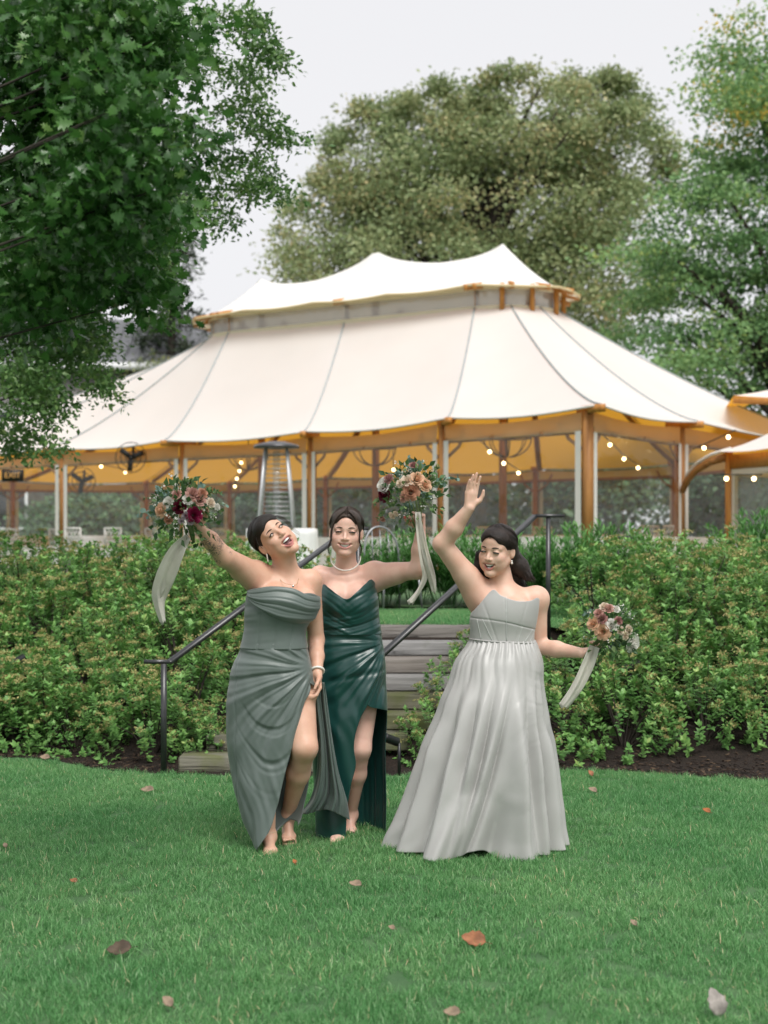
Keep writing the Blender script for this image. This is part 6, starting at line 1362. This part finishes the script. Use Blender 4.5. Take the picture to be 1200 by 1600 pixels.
# patio heater and covered table
hb=P(432,893,25.6);hb[2]=float(terrain(hb[0],25.6))+.0;e=empty('patio_heater',hb,'steel pyramid patio heater with dark cap behind the laughing woman','heater')
zt=P(0,700,25.6)[2]-hb[2];zb=.85
MB().box((0,0,zb/2),(.62,.62,zb),bev=.03).build('base_cabinet',M_steel,e)
for sx in(-1,1):
    for sy in(-1,1): MB().bar((sx*.33,sy*.30,zb-.05),(sx*.19,sy*.17,zt-.02),.035,.035).build('leg',M_steel,e)
MB().tube([(0,0,zb),(0,0,zt-.05)],.065,12).build('flame_tube',M_glassy,e,True)
for z in np.linspace(zb+.08,zt-.12,17):
    k=(z-zb)/(zt-zb);w=.31-.14*k;g=MB()
    for s in(-1,1): g.bar((-w,s*w*.9,z),(w,s*w*.9,z),.009,.009);g.bar((s*w,-w*.9,z),(s*w,w*.9,z),.009,.009)
    g.build('grille_bar',M_grill,e)
MB().lathe([(.0,.12),(.15,.115),(.38,.055),(.415,.03),(.415,.0),(.33,-.005),(.2,-.02),(0,-.03)],(0,0,zt),28).build('cap',mat('heater_cap',(.10,.10,.105),.3,metal=.6),e,True)
def cloth_table(px,Y,rad,h,label,floor,group=None,round_=True,seed=0):
    b=P(px,800,Y);b[2]=floor;e=empty('covered_table',b,label,'table',group);n=72;a=np.linspace(0,2*np.pi,n,endpoint=False);rows=[]
    for t in np.linspace(0,1,10):
        f=1+.06*t+(.035*np.sin(a*13+seed)+.02*np.sin(a*7+seed*2))*t;ex=2.0 if round_ else 4.0;cx=np.sign(np.cos(a))*np.abs(np.cos(a))**(2/ex);sy=np.sign(np.sin(a))*np.abs(np.sin(a))**(2/ex);rows.append(np.stack([rad*f*cx,rad*f*sy,np.full(n,h*(1-t)+.02*t)],1))
    V=np.concatenate([[[0,0,h]],*[rows[0][None]*[.97,.97,1]+[0,0,.004]][0:1][0],*[r_ for r_ in rows]]) if False else np.concatenate([np.array([[0,0,h+.004]]),rows[0]*[.96,.96,1]+[0,0,.004]]+rows)
    F4=grid_faces(11,n,True)+1;F3=np.stack([np.zeros(n,int),1+np.arange(n),1+(np.arange(n)+1)%n],1);obj('tablecloth',mk_mesh('tablecloth',V,[F4,F3],True),M_cloth,e);return e
cloth_table(441,24.6,.60,1.08-.12,'tall table under a pale cloth in front of the steel heater',float(terrain(-1.7,24.6))-.02,None,False,1)
for i,(px,Y,s) in enumerate([(150,36.6,'left of the second post'),(255,36.0,'below the raised burgundy bouquet'),(345,38.2,'between the burgundy bouquet and the heater'),(30,39.5,'at the left edge'),(620,36.0,'below the chandelier near the raised bouquet'),(760,34.0,'behind the woman in silver'),(980,31.5,'behind the corner bay'),(870,33.8,'left of the corner post')]):
    cloth_table(px,Y,.82,.75,'round dining table with white cloth inside the pavilion, '+s,FZ,'dining tables in the pavilion',True,i+2)
def chair_parts():
    L=MB().box((0,0,.45),(.42,.42,.035),bev=.01).mesh('seat');B=MB();
    for s in(-1,1): B.bar((s*.19,.19,.46),(s*.20,.25,.93),.035,.03)
    B.bar((-.20,.25,.92),(.20,.25,.92),.03,.05);B.bar((-.195,.215,.60),(.195,.215,.60),.025,.03)
    for k in range(4):
        x0=-.19+k*.095
        B.bar((x0,.216,.60),(x0+.095,.245,.91),.014,.016);B.bar((x0+.095,.218,.60),(x0,.247,.91),.014,.016)
    Bm=B.mesh('backrest');Ls=[MB().bar((sx*.185,sy*.18,0),(sx*.185,sy*.18,.435),.034,.034).mesh('leg') for sx in(-1,1) for sy in(-1,1)]
    for m in[L,Bm]+Ls:m.materials.append(M_chairw)
    return [('seat',L),('backrest',Bm)]+[('leg',m) for m in Ls]
CHP=chair_parts()
CL=[(121,34.6,2.9,'nearest the second post from the left'),(180,34.6,3.1,'below the left fan, beside its table'),(240,35.2,3.3,'under the tip of the tattooed arm'),(300,36.6,2.8,'right of the burgundy bouquet stems'),(90,37.5,3.3,'left of the second post'),(20,37.6,3.0,'at the left edge of the pavilion'),(345,36.4,3.2,'left of the patio heater'),(600,36.8,2.9,'left of the raised wrist of the woman in green'),(668,35.0,3.1,'right of the lifted bouquet'),(756,32.6,3.3,'above the head of the woman in silver'),(850,32.6,2.9,'behind the upper rail post'),(1010,30.6,3.2,'in the corner bay'),(1055,30.0,2.8,'beside the end post')]
for px,Y,rz,s in CL:
    b=P(px,800,Y);e=empty('dining_chair',(b[0],b[1],FZ),'pale wooden lattice back chair '+s,'chair','dining chairs in the pavilion',rz)
    for nm,m in CHP: obj(nm,m,None,e)
# metal garden chair at the top of the steps
gc=P(612,940,14.15);gc[2]=float(terrain(gc[0],gc[1]));e=empty('garden_chair',gc,'grey metal garden chair half hidden behind the woman in dark green','chair',None,.5);M_gch=mat('grey_metal',(.30,.31,.32),.35,metal=.6)
MB().box((0,0,.42),(.42,.42,.02),bev=.006).build('seat',M_gch,e)
for sx in(-1,1):
    for sy in(-1,1): MB().tube([(sx*.19,sy*.19,.41),(sx*.22,sy*.23,0)],.011,6).build('leg',M_gch,e,True)
bk=MB();t=np.linspace(0,np.pi,15);bk.tube(np.stack([.2*np.cos(t),.2+.06*np.sin(t),.42+.42*np.sin(t)**.6],1),.011,6);bk.build('back_frame',M_gch,e,True)
for x in(-.1,0,.1): MB().tube([(x,.2,.43),(x*.9,.25,.80)],.007,5).build('back_bar',M_gch,e,True)
# bench by the entry canopy
bp_=P(1118,868,24.5);e=empty('bench',(bp_[0],24.5,float(terrain(bp_[0],24.5))),'low dark bench on the terrace by the entry canopy','bench');zz=P(0,858,24.5)[2]-float(terrain(bp_[0],24.5));MB().box((0,0,zz),(.95,.35,.06),bev=.01).build('seat',M_iron,e)
for x in(-.36,.36): MB().box((x,0,zz/2-.02),(.06,.30,zz-.03)).build('leg',M_iron,e)
# garden spotlights
M_lamp=mat('black_lamp',(.012,.013,.015),.35,spec=.5)
def spot(px,py,Y,d,L_,r,label,stake=True,base=None):
    c=P(px,py,Y);d=nrm(d);gz=float(terrain(c[0],c[1]));e=empty('garden_spotlight',(c[0],c[1],gz),label,'spotlight','garden spotlights');o=c-np.array([c[0],c[1],gz])
    x=np.cross(d,UPZ);x=nrm(x);y=np.cross(d,x);R=np.stack([x,y,d],1);MB().lathe([(0,-L_/2),(r*.7,-L_/2),(r,-L_*.42),(r,L_*.40),(r*1.08,L_*.42),(r*1.08,L_/2),(r*.85,L_/2),(r*.8,L_*.38),(0,L_*.38)],o,16,R).build('housing',M_lamp,e,True)
    q=o+(base if base is not None else np.zeros(3));MB().tube([q+[0,0,-r*.6],[q[0],q[1],-.02]],.011,6).build('stake',M_lamp,e,True)
    return e
spot(985,1042,10.85,(-.9,-.3,-.38),.165,.036,'black garden spotlight poking from the right shrubs below the held bouquet')
spot(28,1032,10.9,(-.7,-.5,-.4),.12,.030,'black garden spotlight among the shrubs at the left edge')
spot(612,1156,9.50,(-.9,-.35,.38),.11,.030,'black spotlight on a bent stake before the bottom steps',True,np.array([.05,.0,-.0]))
pl=P(966,872,13.6);e=empty('path_light',(pl[0],13.6,float(terrain(pl[0],13.6))),'slim black path light with hooded head above the right shrubs','path light');hz=P(0,842,13.6)[2]-float(terrain(pl[0],13.6));MB().tube([(0,0,0),(0,0,hz)],.012,6).build('post',M_lamp,e,True);MB().box((.05,0,hz+.015),(.16,.07,.03),bev=.008).build('hood',M_lamp,e)
# fallen leaves on the lawn
LEAFC={k:mat('fallen_leaf_'+k,c,.7,col2=tuple(np.array(c)*.55),scale=30,bump=.3) for k,c in dict(orange=(.34,.14,.065),brown=(.10,.07,.045),tan=(.30,.22,.15),pale=(.33,.30,.27),rust=(.38,.13,.04)).items()}
def fallen(px,py,spx,col,label,tilt,rz):
    Y=CAMZ*FPX/(py-HOR);s=spx*.88*Y/FPX;c=P(px,py,Y);n=9;u=np.linspace(0,1,n);w=.33*np.sin(np.pi*u**.8)**.8*(1+.12*np.sin(u*23));G=[]
    for i in range(n): G.append([(k*w[i],u[i]-.5,.16*abs(k)**1.5*w[i]*2+.10*math.sin(u[i]*4+rz)*1.0) for k in(-1,-.5,0,.5,1)])
    mb=MB();mb.grid(np.array(G)*s);mb.tube(np.array([(0,-.5,.02),(0.02,-.66,.05),(.03,-.78,.03)])*s,.012*s,4)
    o=mb.build('fallen_leaf',LEAFC[col],None,True);o.location=(c[0],c[1],.030+abs(math.sin(tilt))*s*.30);o.rotation_mode='ZYX';o.rotation_euler=(min(1.2,tilt+.35),.15,rz);md=o.modifiers.new('thickness','SOLIDIFY');md.thickness=.002;tag(o,label,'leaf','fallen leaves on the lawn')
for a in[(740,1485,44,'orange','large orange leaf lying on the front lawn',.55,1.3),(186,1498,44,'brown','curled dark brown leaf on the lawn at lower left',.35,1.7),(1118,1592,52,'pale','pale upright leaf at the lower right corner',1.1,.2),(262,1582,26,'tan','small tan leaf at the bottom edge left of centre',.6,.8),(706,1597,30,'tan','tan leaf at the bottom edge right of centre',.3,1.5),
  (230,1242,24,'tan','tan leaf on the lawn left of the grey-green gown',.2,1.5),(70,1191,18,'tan','tan leaf at the lawn edge near the left shrubs',.4,1.4),(555,1392,24,'tan','tan leaf on the lawn in front of the two women',.2,1.2),(460,1357,11,'rust','small rust leaf before the sandals',.5,.4),(1104,1276,15,'rust','small orange leaf on the lawn at right',.5,1.0),(926,1243,17,'tan','pale tan leaf right of the silver gown hem',.4,.9),(923,1217,13,'orange','small tan orange leaf at the mulch edge right of the silver gown',.7,.5),(990,1455,15,'tan','small tan leaf on the right lawn',.6,.7),(115,1387,15,'orange','small pinkish leaf on the left lawn',.3,1.2),(8,1331,12,'tan','tiny pale leaf at the left edge of the lawn',.5,.5),(612,1462,13,'tan','small pale leaf on the middle lawn',.5,1.1)]: fallen(*a)
